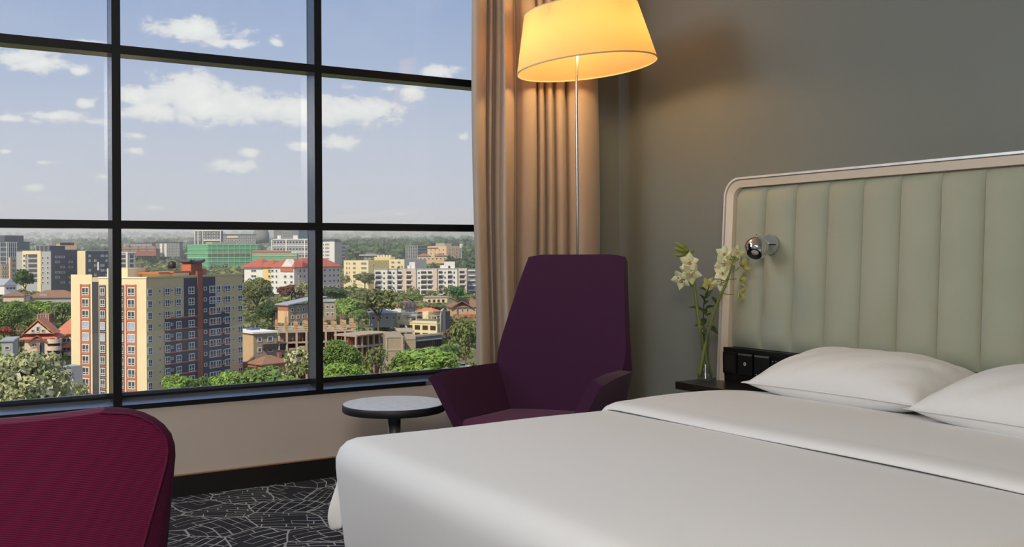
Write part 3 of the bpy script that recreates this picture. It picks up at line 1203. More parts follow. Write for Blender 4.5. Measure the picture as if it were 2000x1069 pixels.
# ------------------------------------------------------------------ magenta chair in front
def tub_chair():
    m = bpy.data.materials.new('magenta ribbed wool')
    m.use_nodes = True
    t = NT(m.node_tree)
    b = t.n['Principled BSDF']
    b.inputs['Roughness'].default_value = 0.85
    b.inputs['Sheen Weight'].default_value = 0.05
    b.inputs['Specular IOR Level'].default_value = 0.25
    b.inputs['Sheen Roughness'].default_value = 0.4
    tc = t.new('ShaderNodeTexCoord')
    sp = t.new('ShaderNodeSeparateXYZ')
    t.l.new(tc.outputs['Object'], sp.inputs[0])
    nz = t.noise(tc.outputs['Object'], 60, 3, 0.6)
    wv = t.math('SINE', t.math('MULTIPLY_ADD', sp.outputs[2], 2900.0, t.math('MULTIPLY', nz, 3.0)))
    f = t.srange(wv, -1, 1, 'LINEAR')
    t.l.new(t.mix(f, L4((76, 5, 43)), L4((92, 9, 54))), b.inputs['Base Color'])
    bn = t.new('ShaderNodeBump')
    bn.inputs['Strength'].default_value = 0.5
    bn.inputs['Distance'].default_value = 0.0006
    t.l.new(f, bn.inputs['Height'])
    t.l.new(bn.outputs[0], b.inputs['Normal'])
    m2 = S('wine side band', (66, 10, 44), rough=0.9, bump=0.3, bscale=400, spec=0.2)
    # outline of the right half of the back in (across, height) seen from behind, centre at 0
    C = F * 1.19 + R * (-0.692)
    ch = empty('tub_chair', (C.x, C.y, 0), label='magenta ribbed upholstered chair back nearest the window at the photo edge', cat='chair')
    halfw = 0.29
    ztop = 0.806
    rad = 0.42

    def shell_pt(s, z, inset, dep):
        """s: signed arc distance across, dep: depth from outer face"""
        ang = s / rad
        r_ = rad - dep
        x = math.sin(ang) * r_
        y = rad - math.cos(ang) * r_ if True else 0
        return C + R * x + F * (y) + Z * z

    def halfwidth(z):
        # widest at the shoulder, narrower toward the seat; rounded top corner
        zz = ztop - z
        w = halfw - 0.10 * max(0, (zz - 0.04)) ** 1.0 * 0.9
        if zz < 0.075:
            u = 1 - zz / 0.075
            w = w - 0.095 * (1 - math.sqrt(max(0, 1 - u ** 2.2)))
        return w
    levels = [0.30, 0.36, 0.42, 0.48, 0.54, 0.60, 0.65, 0.69, 0.72, 0.735, 0.75, 0.765, 0.778, 0.788, 0.796, 0.802, 0.806]
    nx = 28
    band = 0.030

    def bw(z, b_):
        return b_ * (0.25 + 6.5 * min(0.22, max(0, ztop - z)))

    rows = []
    for z in levels:
        w = halfwidth(z) - bw(z, band)
        w = max(w, 0.02)
        row = []
        for i in range(nx + 1):
            u = -1 + 2 * i / nx
            zc = z - 0.004 * (1 - abs(u)) * 0 - 0.010 * (1 - u * u) * (z > 0.7) * (z - 0.7) / 0.106
            row.append(shell_pt(u * w, zc, 0, 0.0))
        rows.append(row)
    g = MB()
    g.grid(rows)
    g.build('back_panel', m, ch, smooth=True)

    def edge_loop(bd, dep):
        pts = []
        for z in levels:
            w = max(halfwidth(z) - bw(z, bd), 0.02)
            pts.append((w, z))
        return pts
    # side band wraps from the seam round the edge, then over the top to the inside
    for sgn in (1, -1):
        prof = []
        for bd, dep, dz in ((band, 0.0, 0), (0.018, 0.0035, 0.0), (0.008, 0.011, 0.002), (0.002, 0.021, 0.003), (0.003, 0.034, 0.002), (0.012, 0.045, 0.0), (0.03, 0.05, 0.0)):
            prof.append([shell_pt(sgn * w, z + dz , 0, dep) for w, z in edge_loop(bd, dep)])
        g = MB()
        g.grid(prof)
        g.build('side_band', m2, ch, smooth=True)
        seam = [shell_pt(sgn * w, z, 0, -0.0008) for w, z in edge_loop(band, 0)]
        MB().tube(seam, 0.0016, 6).build('seam', m, ch, smooth=True)
    # top edge and the inner face
    topw = halfwidth(levels[-1]) - bw(levels[-1], band)
    rows = []
    for bd, dep, dz, bump in ((band, 0.0, 0, 0), (0.018, 0.0035, 0.0, 0.001), (0.008, 0.011, 0.002, 0.001), (0.002, 0.021, 0.003, 0.001), (0.003, 0.034, 0.002, 0.001), (0.012, 0.045, 0.0, -0.002), (0.03, 0.05, 0.0, -0.008)):
        tw = halfwidth(levels[-1]) - bw(levels[-1], bd)
        rows.append([shell_pt(u * tw, ztop + dz + bump * (1 - u ** 6) - 0.010 * (1 - u * u), 0, dep) for u in [-1 + 2 * i / nx for i in range(nx + 1)]])
    g = MB()
    g.grid(rows)
    g.build('top_edge', m, ch, smooth=True)
    rows = []
    for z in levels:
        w = max(halfwidth(z) - 0.012, 0.02)
        rows.append([shell_pt((-1 + 2 * i / nx) * w, min(z, 0.798) - 0.008 * (1 - (-1 + 2 * i / nx) ** 2), 0, 0.048) for i in range(nx + 1)])
    g = MB()
    g.grid(rows)
    g.build('inner_panel', m2, ch, smooth=True)
    sc_ = C + F * 0.30
    g = MB().lathe(sc_ + Z * 0.37, [(0.0001, 0), (0.22, 0.0), (0.25, 0.03), (0.25, 0.07), (0.22, 0.09), (0.0001, 0.095)], 36, cap=False)
    g.build('seat', m2, ch, smooth=True)
    for a_, b_ in ((1, 1), (1, -1), (-1, 1), (-1, -1)):
        p = sc_ + R * (0.15 * a_) + F * (0.15 * b_)
        q = sc_ + R * (0.21 * a_) + F * (0.21 * b_)
        MB().tube([Vector((p.x, p.y, 0.38)), Vector((q.x, q.y, 0.0))], [0.014, 0.010], 10).build('leg', M_black, ch, smooth=True)


# ------------------------------------------------------------------ vase and flowers
def flowers():
    DV = 4.46
    P = at(1378, 744, DV)
    bx_, by_ = P.x, P.y
    zb = 0.4256
    P = Vector((bx_, by_, zb))
    gm = bpy.data.materials.new('clear vase glass')
    gm.use_nodes = True
    t = NT(gm.node_tree)
    t.n.clear()
    fr = t.new('ShaderNodeLayerWeight')
    fr.inputs[0].default_value = 0.28
    tr = t.new('ShaderNodeBsdfTransparent')
    tr.inputs[0].default_value = (0.93, 0.95, 0.94, 1)
    gl = t.new('ShaderNodeBsdfGlossy')
    gl.inputs['Roughness'].default_value = 0.02
    mx = t.new('ShaderNodeMixShader')
    t.l.new(t.math('MULTIPLY_ADD', fr.outputs['Facing'], 0.55, 0.05), mx.inputs[0])
    t.l.new(tr.outputs[0], mx.inputs[1])
    t.l.new(gl.outputs[0], mx.inputs[2])
    ou = t.new('ShaderNodeOutputMaterial')
    t.l.new(mx.outputs[0], ou.inputs[0])
    v = empty('glass_vase', P, label='slim waisted clear glass vase standing on the black bedside shelf', cat='vase')
    k = DV / FPX
    prof = [(0.0001, 0.004), (13 * k, 0.003), (15.5 * k, 0.0), (15.8 * k, 0.003), (15 * k, 6 * k), (13 * k, 14 * k), (9.5 * k, 28 * k), (7 * k, 45 * k), (6.8 * k, 55 * k), (8 * k, 72 * k), (10 * k, 88 * k), (11.8 * k, 102 * k),
            (11.3 * k, 102 * k), (7.6 * k, 72 * k), (6.2 * k, 50 * k), (9 * k, 28 * k), (13.5 * k, 8 * k), (0.0001, 6 * k)]
    MB().lathe(P, prof, 40, cap=False).build('vase_body', gm, v, smooth=True)
    MB().lathe(P, [(0.0001, 0.016), (13.6 * k, 0.016), (12.5 * k, 14 * k), (9 * k, 28 * k), (0.0001, 28 * k)], 32, cap=False).build('water', gm, v, smooth=True)
    M_stem = S('green stem', (128, 142, 72), rough=0.5, var=0.12, vscale=30)
    M_dstem = S('dark stem', (62, 74, 40), rough=0.5)
    M_pet = S('cream green petal', (222, 222, 168), rough=0.55, var=0.10, vscale=60, col2=lin((236, 234, 196)))
    M_pet2 = S('yellow green petal', (204, 204, 138), rough=0.55, var=0.12, vscale=60)
    M_lip = S('red speckled lip', (158, 70, 62), rough=0.5, var=0.35, vscale=250, col2=lin((226, 190, 140)))
    M_bud = S('green bud', (128, 140, 58), rough=0.5, var=0.15, vscale=80)
    M_leaf = S('dark leaf', (58, 84, 34), rough=0.45, var=0.2, vscale=60)

    def petal(mb, c, d, nrm, ln, wd, curl=0.25):
        d = d.normalized()
        s = d.cross(nrm).normalized()
        n = s.cross(d).normalized()
        rows = []
        for i in range(7):
            u = i / 6
            w = wd * math.sin(PI * (0.12 + 0.88 * u) ** 0.8) * (1.0 if u < 0.98 else 0.2)
            cc = c + d * (ln * u) + n * (curl * ln * (u * u) - 0.05 * ln)
            rows.append([cc - s * w + n * (0.15 * w), cc, cc + s * w + n * (0.15 * w)])
        mb.grid(rows)

    def flower(parent, px, py, size, face, D, pm, rot=0.0, open_=0.1):
        c = at(px, py, D)
        L = 1.2 * size * D / FPX
        n = (-F + R * face[0] + Z * face[1]).normalized()
        e1 = n.cross(Z).normalized()
        e2 = e1.cross(n).normalized()
        mb = MB()
        for k_ in range(5):
            q = rot + PI / 2 + k_ * 2 * PI / 5
            d = e1 * math.cos(q) + e2 * math.sin(q) + n * open_
            petal(mb, c, d, n, L, L * 0.40, 0.20)
        f = mb.build('flower', pm, parent, smooth=True, solid=0.0006)
        lb = MB()
        dl = (e2 * -0.75 + n * 0.8)
        rows = []
        for i in range(6):
            u = i / 5
            r_ = L * 0.17 * math.sin(PI * (0.25 + 0.7 * u))
            cc = c + dl.normalized() * (L * 0.42 * u)
            rows.append([cc + (e1 * math.cos(a_) + n * math.sin(a_) * 0.8) * r_ for a_ in [PI * j / 6 - 0.0 for j in range(7)]])
        lb.grid(rows)
        lb.build('lip', M_lip, f, smooth=True, solid=0.0006)
        cb = MB().tube([c, c + n * L * 0.16 + e2 * L * 0.08, c + n * L * 0.32], [L * 0.08, L * 0.085, L * 0.05], 8)
        cb.build('column', pm, f, smooth=True)
        return c

    def bud(parent, a_, b_, D, wpx, m_=None):
        p, q = at(*a_, D), at(*b_, D + 0.004)
        w = wpx * D / FPX
        mb = MB().tube([p.lerp(q, u) for u in (0, 0.15, 0.35, 0.6, 0.85, 1.0)], [w * 0.25, w * 0.75, w, w * 0.9, w * 0.45, w * 0.06], 10)
        mb.build('bud', m_ or M_bud, parent, smooth=True)

    def leaf(parent, a_, b_, D, wpx, m_=None, sag=0.25):
        p, q = at(*a_, D), at(*b_, D - 0.01)
        d = (q - p)
        ln = d.length
        d = d.normalized()
        n = (Z - F * 0.8)
        s = d.cross(n).normalized()
        nn = s.cross(d).normalized()
        rows = []
        for i in range(9):
            u = i / 8
            w = wpx * D / FPX * math.sin(PI * u ** 0.85) + 0.0002
            cc = p + d * ln * u + nn * (sag * ln * math.sin(PI * u) * 0.35)
            rows.append([cc - s * w + nn * w * 0.35, cc, cc + s * w + nn * w * 0.35])
        mb = MB()
        mb.grid(rows)
        mb.build('leaf', m_ or M_leaf, parent, smooth=True, solid=0.0005)

    # spray leaning left
    D1 = DV + 0.005
    a = empty('orchid_spray', at(1388, 733, D1), label='cream orchid spray leaning left in the vase, topped by green buds', cat='flower', group='orchid sprays in the vase')
    st = catmull([at(1389, 734, D1 - 0.01), at(1381, 706, D1 - 0.01), at(1374, 672, D1 - 0.01), at(1366, 635, D1), at(1360, 590, D1), at(1355, 552, D1), at(1348, 520, D1 + 0.01), at(1341, 497, D1 + 0.01), at(1336, 482, D1 + 0.01)], 4)
    MB().tube(st, [(4.0 - 2.0 * i / len(st)) * DV / FPX for i in range(len(st))], 9).build('stem', M_stem, a, smooth=True)
    for q in ((1346, 512, 17, (-0.35, 0.1), D1 - 0.02, 0.1), (1349, 534, 19, (0.1, -0.1), D1 - 0.03, 0.5), (1331, 545, 19, (-0.9, -0.5), D1 - 0.015, 0.9), (1344, 526, 15, (-0.6, 0.0), D1, 1.2)):
        flower(a, q[0], q[1], q[2], q[3], q[4], M_pet, q[5])
    for q in (((1340, 492), (1314, 484), 4.4), ((1342, 488), (1318, 473), 4.6), ((1341, 485), (1326, 476), 4.0), ((1338, 498), (1316, 498), 4.4), ((1343, 496), (1357, 489), 4.4), ((1344, 493), (1334, 479), 4.2)):
        bud(a, q[0], q[1], D1, q[2])
    MB().tube([at(1354, 560, D1), at(1345, 556, D1), at(1338, 548, D1)], 1.3 * k, 6).build('stem', M_stem, a)
    # spray leaning right
    D2 = DV - 0.012
    DX = lambda x: D2 - max(0, x - 1385) * 0.0030
    b = empty('orchid_spray', at(1367, 733, DX(1367)), label='cream orchid spray leaning right across the headboard frame', cat='flower', group='orchid sprays in the vase')
    st = catmull([at(1366, 735, DX(1366)), at(1371, 706, DX(1371)), at(1377, 676, DX(1377)), at(1386, 640, DX(1386)), at(1398, 602, DX(1398)), at(1409, 575, DX(1409)), at(1419, 552, DX(1419)), at(1426, 530, DX(1426)), at(1431, 510, DX(1431)), at(1437, 498, DX(1437))], 4)
    MB().tube(st, [(4.0 - 2.7 * i / len(st)) * DV / FPX for i in range(len(st))], 9).build('stem', M_stem, b, smooth=True)
    for q in ((1414, 496, 15, (-0.3, 0.2), D2 - 0.01, 0.2, M_pet), (1413, 514, 17, (-0.1, 0.0), D2 - 0.02, 0.6, M_pet), (1411, 534, 16, (-0.5, 0.5), D2 - 0.02, 0.2, M_pet), (1408, 551, 16, (-0.5, -0.5), D2 - 0.015, 0.8, M_pet),
              (1439, 493, 14, (0.3, 0.4), D2, 0.4, M_pet), (1448, 518, 17, (0.8, 0.4), D2, 0.9, M_pet2), (1445, 547, 15, (1.2, 0.2), D2, 0.2, M_pet2), (1443, 575, 16, (1.3, -0.1), D2, 0.7, M_pet2), (1427, 506, 13, (0.5, 0.0), D2 + 0.01, 0.0, M_pet)):
        flower(b, q[0], q[1], q[2], q[3], q[4] - D2 + DX(q[0]), q[6], q[5], 0.35 if q[6] is M_pet2 else 0.1)
    for q in (((1424, 546), (1438, 545)), ((1410, 573), (1420, 575), (1432, 575)), ((1426, 532), (1438, 528), (1444, 522)), ((1430, 514), (1440, 508), (1443, 502))):
        MB().tube([at(p[0], p[1], DX(p[0])) for p in q], 1.1 * k, 6).build('stem', M_stem, b)
    # leafy sprig between them
    D3 = DV + 0.03
    c = empty('leafy_sprig', at(1377, 690, D3), label='dark green leafy sprig standing between the two orchid sprays', cat='foliage')
    MB().tube(catmull([at(1378, 728, D3 - .02), at(1376, 690, D3 - .02), at(1375, 650, D3), at(1374, 615, D3), at(1376, 585, D3), at(1385, 560, D3)], 4), 1.2 * k, 7).build('stem', M_dstem, c, smooth=True)
    for q in (((1375, 607), (1343, 601), 4.5), ((1371, 603), (1379, 616), 6.5), ((1377, 604), (1396, 598), 4.5), ((1374, 634), (1356, 638), 4.2), ((1370, 622), (1377, 634), 7), ((1381, 637), (1402, 653), 6.5), ((1377, 590), (1366, 575), 4.0),
              ((1378, 583), (1392, 566), 5.5), ((1391, 580), (1399, 595), 4.0), ((1380, 618), (1390, 612), 2.6), ((1372, 641), (1376, 658), 4.5), ((1366, 563), (1380, 568), 3.5), ((1374, 596), (1384, 588), 4.0)):
        leaf(c, q[0], q[1], D3, q[2])
    flower(c, 1384, 556, 14, (0.2, 0.3), D3 + 0.02, M_pet2, 0.6)


room()
window()
curtain()
headboard()
bed()
pillow('pillow', 2.927, 2.365, 0.533, 0.45, 0.73, 0.20, 5, 3, 'plump white pillow at the window side of the bed', 3)
pillow('pillow', 2.865, 1.565, 0.537, 0.50, 0.80, 0.21, 5, -3, 'plump white pillow cut by the right edge of the photo', 5)
bedside_shelf()
reading_lamp()
floor_lamp()
lounge_chair()
side_table()
tub_chair()
flowers()
# ================================================================== the city beyond the window
import numpy as np


def zground(D):
    pts = [(0, -47), (150, -46), (256, -45), (350, -42), (450, -33), (580, -23), (800, -17), (1200, -6), (2000, 12), (3500, 42), (6000, 120), (9000, 160)]
    for (a, za), (b, zb) in zip(pts, pts[1:]):
        if D <= b:
            return za + (zb - za) * (D - a) / (b - a)
    return pts[-1][1]


def ground():
    m = mat('scrub ground', lin((106, 112, 74)), rough=0.95, var=0.35, vscale=0.02, col2=lin((150, 138, 108)))
    Ds = [60, 110, 160, 210, 260, 310, 360, 420, 500, 580, 680, 800, 1000, 1200, 1500, 2000, 2700, 3500, 4500, 6000, 7500, 9000]
    rows = []
    for i, D in enumerate(Ds):
        row = []
        for k in range(61):
            s = -1.4 + 2.6 * k / 60
            z = zground(D)
            if D > 2500:
                z += (D / 9000) * 55 * (math.sin(k * 0.33 + D * 0.0007) + 0.5 * math.sin(k * 0.9 + D * 0.002)) * 0.6
            p = F * D + R * (s * D)
            row.append((p.x, p.y, z))
        rows.append(row)
    g = MB()
    g.grid(rows)
    g.build('ground', m, None, smooth=True, kind='structure')


# ---------------------------------------------------------------- colours of the buildings
C = dict(
    cream=S('cream render', (240, 222, 182), rough=0.9, var=0.03, vscale=0.3),
    cream_shade=S('shaded cream render', (206, 190, 148), rough=0.9, var=0.04, vscale=0.3),  # tower cream painted darker for the side with less sun
    slate=S('slate blue render', (84, 85, 96), rough=0.85),
    charcoal=S('charcoal render', (70, 72, 78), rough=0.85),
    terra=S('terracotta trim', (196, 118, 92), rough=0.85),
    brick=S('brown red render', (158, 100, 82), rough=0.9, var=0.05, vscale=1),
    white=S('white render', (238, 236, 234), rough=0.85, var=0.02, vscale=0.3),
    pinkw=S('pinkish render', (226, 204, 190), rough=0.85),
    lgrey=S('light grey render', (176, 178, 182), rough=0.85, var=0.03, vscale=0.4),
    mgrey=S('mid grey render', (128, 130, 136), rough=0.85, var=0.04, vscale=0.4),
    dgrey=S('dark grey cladding', (82, 86, 98), rough=0.7, var=0.05, vscale=0.2),
    conc=S('raw concrete', (176, 164, 146), rough=0.95, var=0.12, vscale=0.7),
    block=S('grey block wall', (164, 148, 128), rough=0.95, var=0.1, vscale=1.5),
    sand=S('sandstone wall', (206, 174, 136), rough=0.9, var=0.06, vscale=0.8),
    tile=S('orange clay tiles', (208, 132, 104), rough=0.85, var=0.12, vscale=0.8),
    redtile=S('red roof tiles', (184, 98, 80), rough=0.85, var=0.12, vscale=0.5),
    brtile=S('brown roof tiles', (150, 112, 92), rough=0.9, var=0.15, vscale=0.5),
    peach=S('peach render', (228, 192, 150), rough=0.9, var=0.04),
    yellow=S('pale yellow render', (236, 214, 142), rough=0.9),
    net=S('green scaffold net', (104, 176, 134), rough=0.9, var=0.12, vscale=0.3),
    netw=S('pale net tie', (196, 222, 204), rough=0.9),
    bglass=S('blue office glass', (70, 88, 108), rough=0.2, metal=0.3, var=0.15, vscale=0.15),
    metalr=S('sheet metal roof', (186, 190, 196), rough=0.5, metal=0.3),
    dark=S('dark opening', (52, 46, 46), rough=0.9),
    tank=S('black water tank', (40, 40, 44), rough=0.5),
    pool=S('blue tarpaulin', (70, 96, 150), rough=0.6),
    wframe=S('white window frame', (214, 214, 214), rough=0.6),
    wglass=S('dark window glass', (84, 84, 86), rough=0.6, spec=0.3),
    lglass=S('curtained window', (176, 184, 206), rough=0.3),
    timber=S('formwork timber', (196, 164, 122), rough=0.9, var=0.15, vscale=1.5),
)


def window_mesh(name, cols, rows, fr=0.1, frame=True):
    """1 x 1 window in the xz plane facing -y, centred; slot 0 frame, slot 1 glass"""
    mb = MB()
    mb.cur = 1
    mb.box((-0.5 + fr * 0.5, -0.04, -0.5 + fr * 0.5), (0.5 - fr * 0.5, 0.02, 0.5 - fr * 0.5))
    mb.cur = 0
    if frame:
        y = -0.12
        mb.box((-0.5, y, -0.5), (-0.5 + fr, 0.02, 0.5))
        mb.box((0.5 - fr, y, -0.5), (0.5, 0.02, 0.5))
        mb.box((-0.5 + fr, y, 0.5 - fr), (0.5 - fr, 0.02, 0.5))
        mb.box((-0.5 + fr, y, -0.5), (0.5 - fr, 0.02, -0.5 + fr))
        for c in cols:
            mb.box((c - fr * 0.42, y * 0.8, -0.5 + fr), (c + fr * 0.42, 0.0, 0.5 - fr))
        for r in rows:
            mb.box((-0.5 + fr, y * 0.8, r - fr * 0.42), (0.5 - fr, 0.0, r + fr * 0.42))
    me = bpy.data.meshes.new(name)
    me.from_pydata(mb.v, [], mb.f)
    me.materials.append(C['wframe'])
    me.materials.append(C['wglass'])
    me.polygons.foreach_set('material_index', mb.m)
    me.update()
    return me


W_CROSS = window_mesh('window_cross', [0.0], [-0.12], 0.11)
W_THREE = window_mesh('window_three', [0.0], [-0.2], 0.10)
W_PLAIN = window_mesh('window_plain', [], [], 0.16)
W_DARK = window_mesh('window_dark', [], [], 0.0, frame=False)
W_STRIP = window_mesh('window_strip', [-0.25, 0, 0.25], [], 0.06)


class Bld:
    """A building with its near corner at the foot of root; local x runs along its right face, local y along its left face."""

    def __init__(s, name, label, pxc, D, phi, xr, xl, ytop, ybase=None, cat='building', group=None, wall=None, wall_left=None, roof=None, body=True):
        s.phi = math.radians(phi)
        s.D = D
        s.tc = (pxc - 1000) / FPX
        s.c, s.s = math.cos(s.phi), math.sin(s.phi)
        P = at(pxc, 500, D)
        s.la = s.sx(xr)
        s.lb = s.sy(xl) if (s.s + (xl - 1000) / FPX * s.c) > 0.12 else 14.0
        s.ztop = zat(pxc, ytop, D)
        s.zbase = zat(pxc, ybase, D) if ybase else zground(D) - 2
        s.yref = pxc
        ang = math.atan2(R.y, R.x) + s.phi
        s.root = empty(name, (P.x, P.y, 0), ang, label=label, cat=cat, group=group)
        if body:
            s.box('wall', wall, (0, 0, s.zbase), (s.la, s.lb, s.ztop))
            if roof:
                s.box('roof', roof, (-0.4, -0.4, s.ztop), (s.la + 0.4, s.lb + 0.4, s.ztop + 0.5))

    def sx(s, px):
        t = (px - 1000) / FPX
        return s.D * (t - s.tc) / (s.c - t * s.s)

    def sy(s, px):
        t = (px - 1000) / FPX
        return s.D * (s.tc - t) / (s.s + t * s.c)

    def zr(s, px, py):
        """height of a photo row on the right face at a photo column"""
        return zat(px, py, s.D + s.sx(px) * s.s)

    def zl(s, px, py):
        return zat(px, py, s.D + s.sy(px) * s.c)

    def box(s, name, m, a, b, **kw):
        return MB().box(a, b).build(name, m, s.root, world=False, **kw)

    def win(s, face, mesh, u, z, w, h, slots=None, name='window', out=0.0):
        if face == 'r':
            return child(mesh, name, s.root, (u, -0.03 - out, z), 0, (w, 1, h), slots=slots)
        return child(mesh, name, s.root, (-0.03 - out, u, z), -PI / 2, (w, 1, h), slots=slots)

    def gridwin(s, face, mesh, pxs, z0, dz, n, w, h, slots=None, skip=None, name='window'):
        for px in pxs:
            u = s.sx(px) if face == 'r' else s.sy(px)
            for k in range(n):
                if skip and rnd.random() < skip:
                    continue
                s.win(face, mesh, u, z0 - dz * k, w, h, slots, name)

    def hip(s, m, a, b, z0, h, ridge=0.5, over=0.6, name='roof', along='x'):
        x0, y0, x1, y1 = a[0] - over, a[1] - over, b[0] + over, b[1] + over
        g = MB()
        if along == 'x':
            d = (y1 - y0) / 2 * ridge * 2
            d = min(d, (x1 - x0) * 0.45)
            r0, r1 = (x0 + d, (y0 + y1) / 2, z0 + h), (x1 - d, (y0 + y1) / 2, z0 + h)
        else:
            d = min((x1 - x0) * ridge, (y1 - y0) * 0.45)
            r0, r1 = ((x0 + x1) / 2, y0 + d, z0 + h), ((x0 + x1) / 2, y1 - d, z0 + h)
        v = [(x0, y0, z0), (x1, y0, z0), (x1, y1, z0), (x0, y1, z0), r0, r1, (x0, y0, z0 - 0.3), (x1, y0, z0 - 0.3), (x1, y1, z0 - 0.3), (x0, y1, z0 - 0.3)]
        if along == 'x':
            f = [(0, 1, 5, 4), (1, 2, 5), (2, 3, 4, 5), (3, 0, 4)]
        else:
            f = [(0, 1, 4), (1, 2, 5, 4), (2, 3, 5), (3, 0, 4, 5)]
        f += [(6, 7, 1, 0), (7, 8, 2, 1), (8, 9, 3, 2), (9, 6, 0, 3), (9, 8, 7, 6)]
        g.add(v, f)
        return g.build(name, m, s.root, world=False)


def tower():
    b = Bld('apartment_tower', 'tall cream and slate apartment tower with terracotta window strips nearest the window', 286, 254, 67.4, 473, 139, 544, wall=C['cream_shade'])
    la, lb, zt, zb = b.la, b.lb, b.ztop, b.zbase
    # left facade skin painted lighter as the sunlit side, with the deep charcoal recess
    b.box('facade_panel', C['cream'], (-0.12, 0, zb), (0, b.sy(193), zt + 0.2))
    b.box('facade_panel', C['cream'], (-0.12, b.sy(180), zb), (0, lb, zt + 0.9))
    b.box('recess_panel', C['charcoal'], (-0.05, b.sy(193), zb), (0, b.sy(180), zt - 1.0))
    b.box('parapet', C['white'], (-0.3, -0.2, zt), (0.4, b.sy(193), zt + 0.35))
    b.box('parapet', C['cream_shade'], (0, -0.2, zt), (la, 0.3, zt + 0.45))
    fl = 3.0
    # left facade window strips with terracotta frames
    z0 = b.zl(167, 569)
    for (a, c) in ((158.5, 176), (247.5, 266)):
        u0, u1 = b.sy(c), b.sy(a)
        for u in (u0, u1):
            b.box('trim_strip', C['terra'], (-0.35, u - 0.14, zb), (-0.1, u + 0.14, z0 + 1.9))
        for k in range(13):
            z = z0 - fl * k
            b.box('floor_band', C['terra'], (-0.33, u0, z + 1.35), (-0.1, u1, z + 1.8))
            b.win('l', W_THREE, (u0 + u1) / 2, z, (u1 - u0) * 0.80, 2.1, (None, C['lglass']) if k in (3, 4) else None, out=0.12)
    for (a, c) in ((194.5, 207.5), (234.5, 243)):
        u0, u1 = b.sy(c), b.sy(a)
        b.box('recess_panel', C['slate'], (-0.20, u0, zb), (-0.1, u1, z0 + 1.7))
        for k in range(13):
            z = z0 - fl * k
            b.win('l', W_THREE, (u0 + u1) / 2, z, (u1 - u0) * 0.74, 2.1, (None, C['lglass']) if k in (3, 4) else None, out=0.16)
            b.box('floor_band', C['terra'], (-0.24, u0, z + 1.4), (-0.18, u1, z + 1.62))
    # right facade: slate panels, red shaft, floor bands
    zlow = b.zr(330, 622)
    for (a, c, z1) in ((359, 383, zt - 0.3), (322, 359, zlow), (393, 419, zt - 0.2), (419, 447, b.zr(430, 607))):
        b.box('slate_panel', C['slate'], (b.sx(a), -0.18, zb), (b.sx(c), 0, z1))
    zs = zat(375, 513, 254 + b.sx(375) * b.s)
    b.box('lift_shaft', C['brick'], (b.sx(383), -0.45, zb), (b.sx(393), 0.2, zt + 1.5))
    zk = zlow
    k = 0
    while zk > zb:
        b.box('floor_band', C['terra'], (b.sx(322), -0.30, zk - 0.22), (b.sx(383), -0.16, zk + 0.18))
        b.box('floor_band', C['terra'], (b.sx(405), -0.30, zk + 0.5), (b.sx(447), -0.16, zk + 0.85))
        zk -= fl
        k += 1
    zw = b.zr(325, 570)
    for px, w, h, m_ in ((292, 1.6, 2.0, W_CROSS), (325, 1.9, 2.0, W_CROSS), (347, 2.0, 2.0, W_CROSS), (372, 2.3, 2.0, W_CROSS), (414, 3.0, 2.0, W_CROSS), (424, 2.4, 2.0, W_CROSS), (443, 2.6, 2.0, W_CROSS), (468, 2.2, 1.9, W_CROSS)):
        u = b.sx(px)
        for k in range(13):
            b.win('r', m_, u, zw - fl * k, w, h, out=0.17 if px in (325, 347, 372, 414, 424, 443) else 0.0)
    for px, w, h in ((311, 0.6, 0.9), (334, 0.7, 0.8), (399, 1.3, 1.0), (436, 0.9, 0.9), (455, 0.8, 0.7)):
        for k in range(13):
            b.win('r', W_PLAIN, b.sx(px), zw + 0.3 - fl * k, w, h, out=0.17 if px in (334, 399, 436) else 0.0, name='small_window')
    # rooftop: pagoda roofed stair tower, penthouses, tanks and masts
    x0, x1 = b.sx(375), b.sx(396)
    b.box('stair_tower', C['brick'], (x0, 0.3, zt - 1), (x1, 3.4, zs - 0.3))
    b.box('stair_tower_face', C['terra'], (x0 - 0.1, 0.3, zt), (x0, 3.4, zs - 0.3))
    g = MB()
    rows = []
    for i in range(9):
        u = i / 8
        y = -0.2 + 4.0 * u
        row = []
        for j in range(9):
            v = j / 8
            x = x0 - 0.9 + (x1 - x0 + 1.8) * v
            up = 0.7 * (abs(2 * v - 1) ** 3 + 0.25 * abs(2 * u - 1) ** 3)
            row.append((x, y, zs - 0.5 + up))
        rows.append(row)
    g.grid(rows)
    g.build('curved_roof', C['slate'], b.root, world=False, solid=0.7)
    b.box('penthouse', C['cream'], (b.sx(345), 0.5, zt), (b.sx(372), 6, zt + 1.2))
    b.box('penthouse_roof', C['terra'], (b.sx(340), 0.2, zt + 1.2), (b.sx(373), 6.4, zt + 1.6))
    b.box('penthouse', C['cream'], (b.sx(302), 9, zt), (b.sx(335), 16, zt + 2.5))
    b.box('penthouse', C['yellow'], (7, 2, zt), (12, 8.0, zt + 1.0))
    b.box('penthouse_roof', C['terra'], (6, 1.5, zt + 1.0), (13, 8.5, zt + 1.4))
    b.box('penthouse', C['terra'], (b.sx(397), 0.3, zt), (b.sx(405), 2.5, zt + 2.0))
    for (x, y) in ((14.5, 4.6),):
        MB().lathe((x, y, zt + 2.3), [(1.0, 0), (1.05, 0.8), (1.0, 1.6), (0.3, 2.0), (0.01, 2.05)], 16).build('water_tank', C['tank'], b.root, world=False, smooth=True)
    for i, (x, y) in enumerate(((2.5, 13), (3.3, 13.4), (4.4, 13), (5.2, 14), (1.0, 17), (1.7, 18))):
        MB().tube([(x, y, zt + 2), (x, y, zt + 4.2)], 0.13, 6).build('antenna', C['wframe'], b.root, world=False)
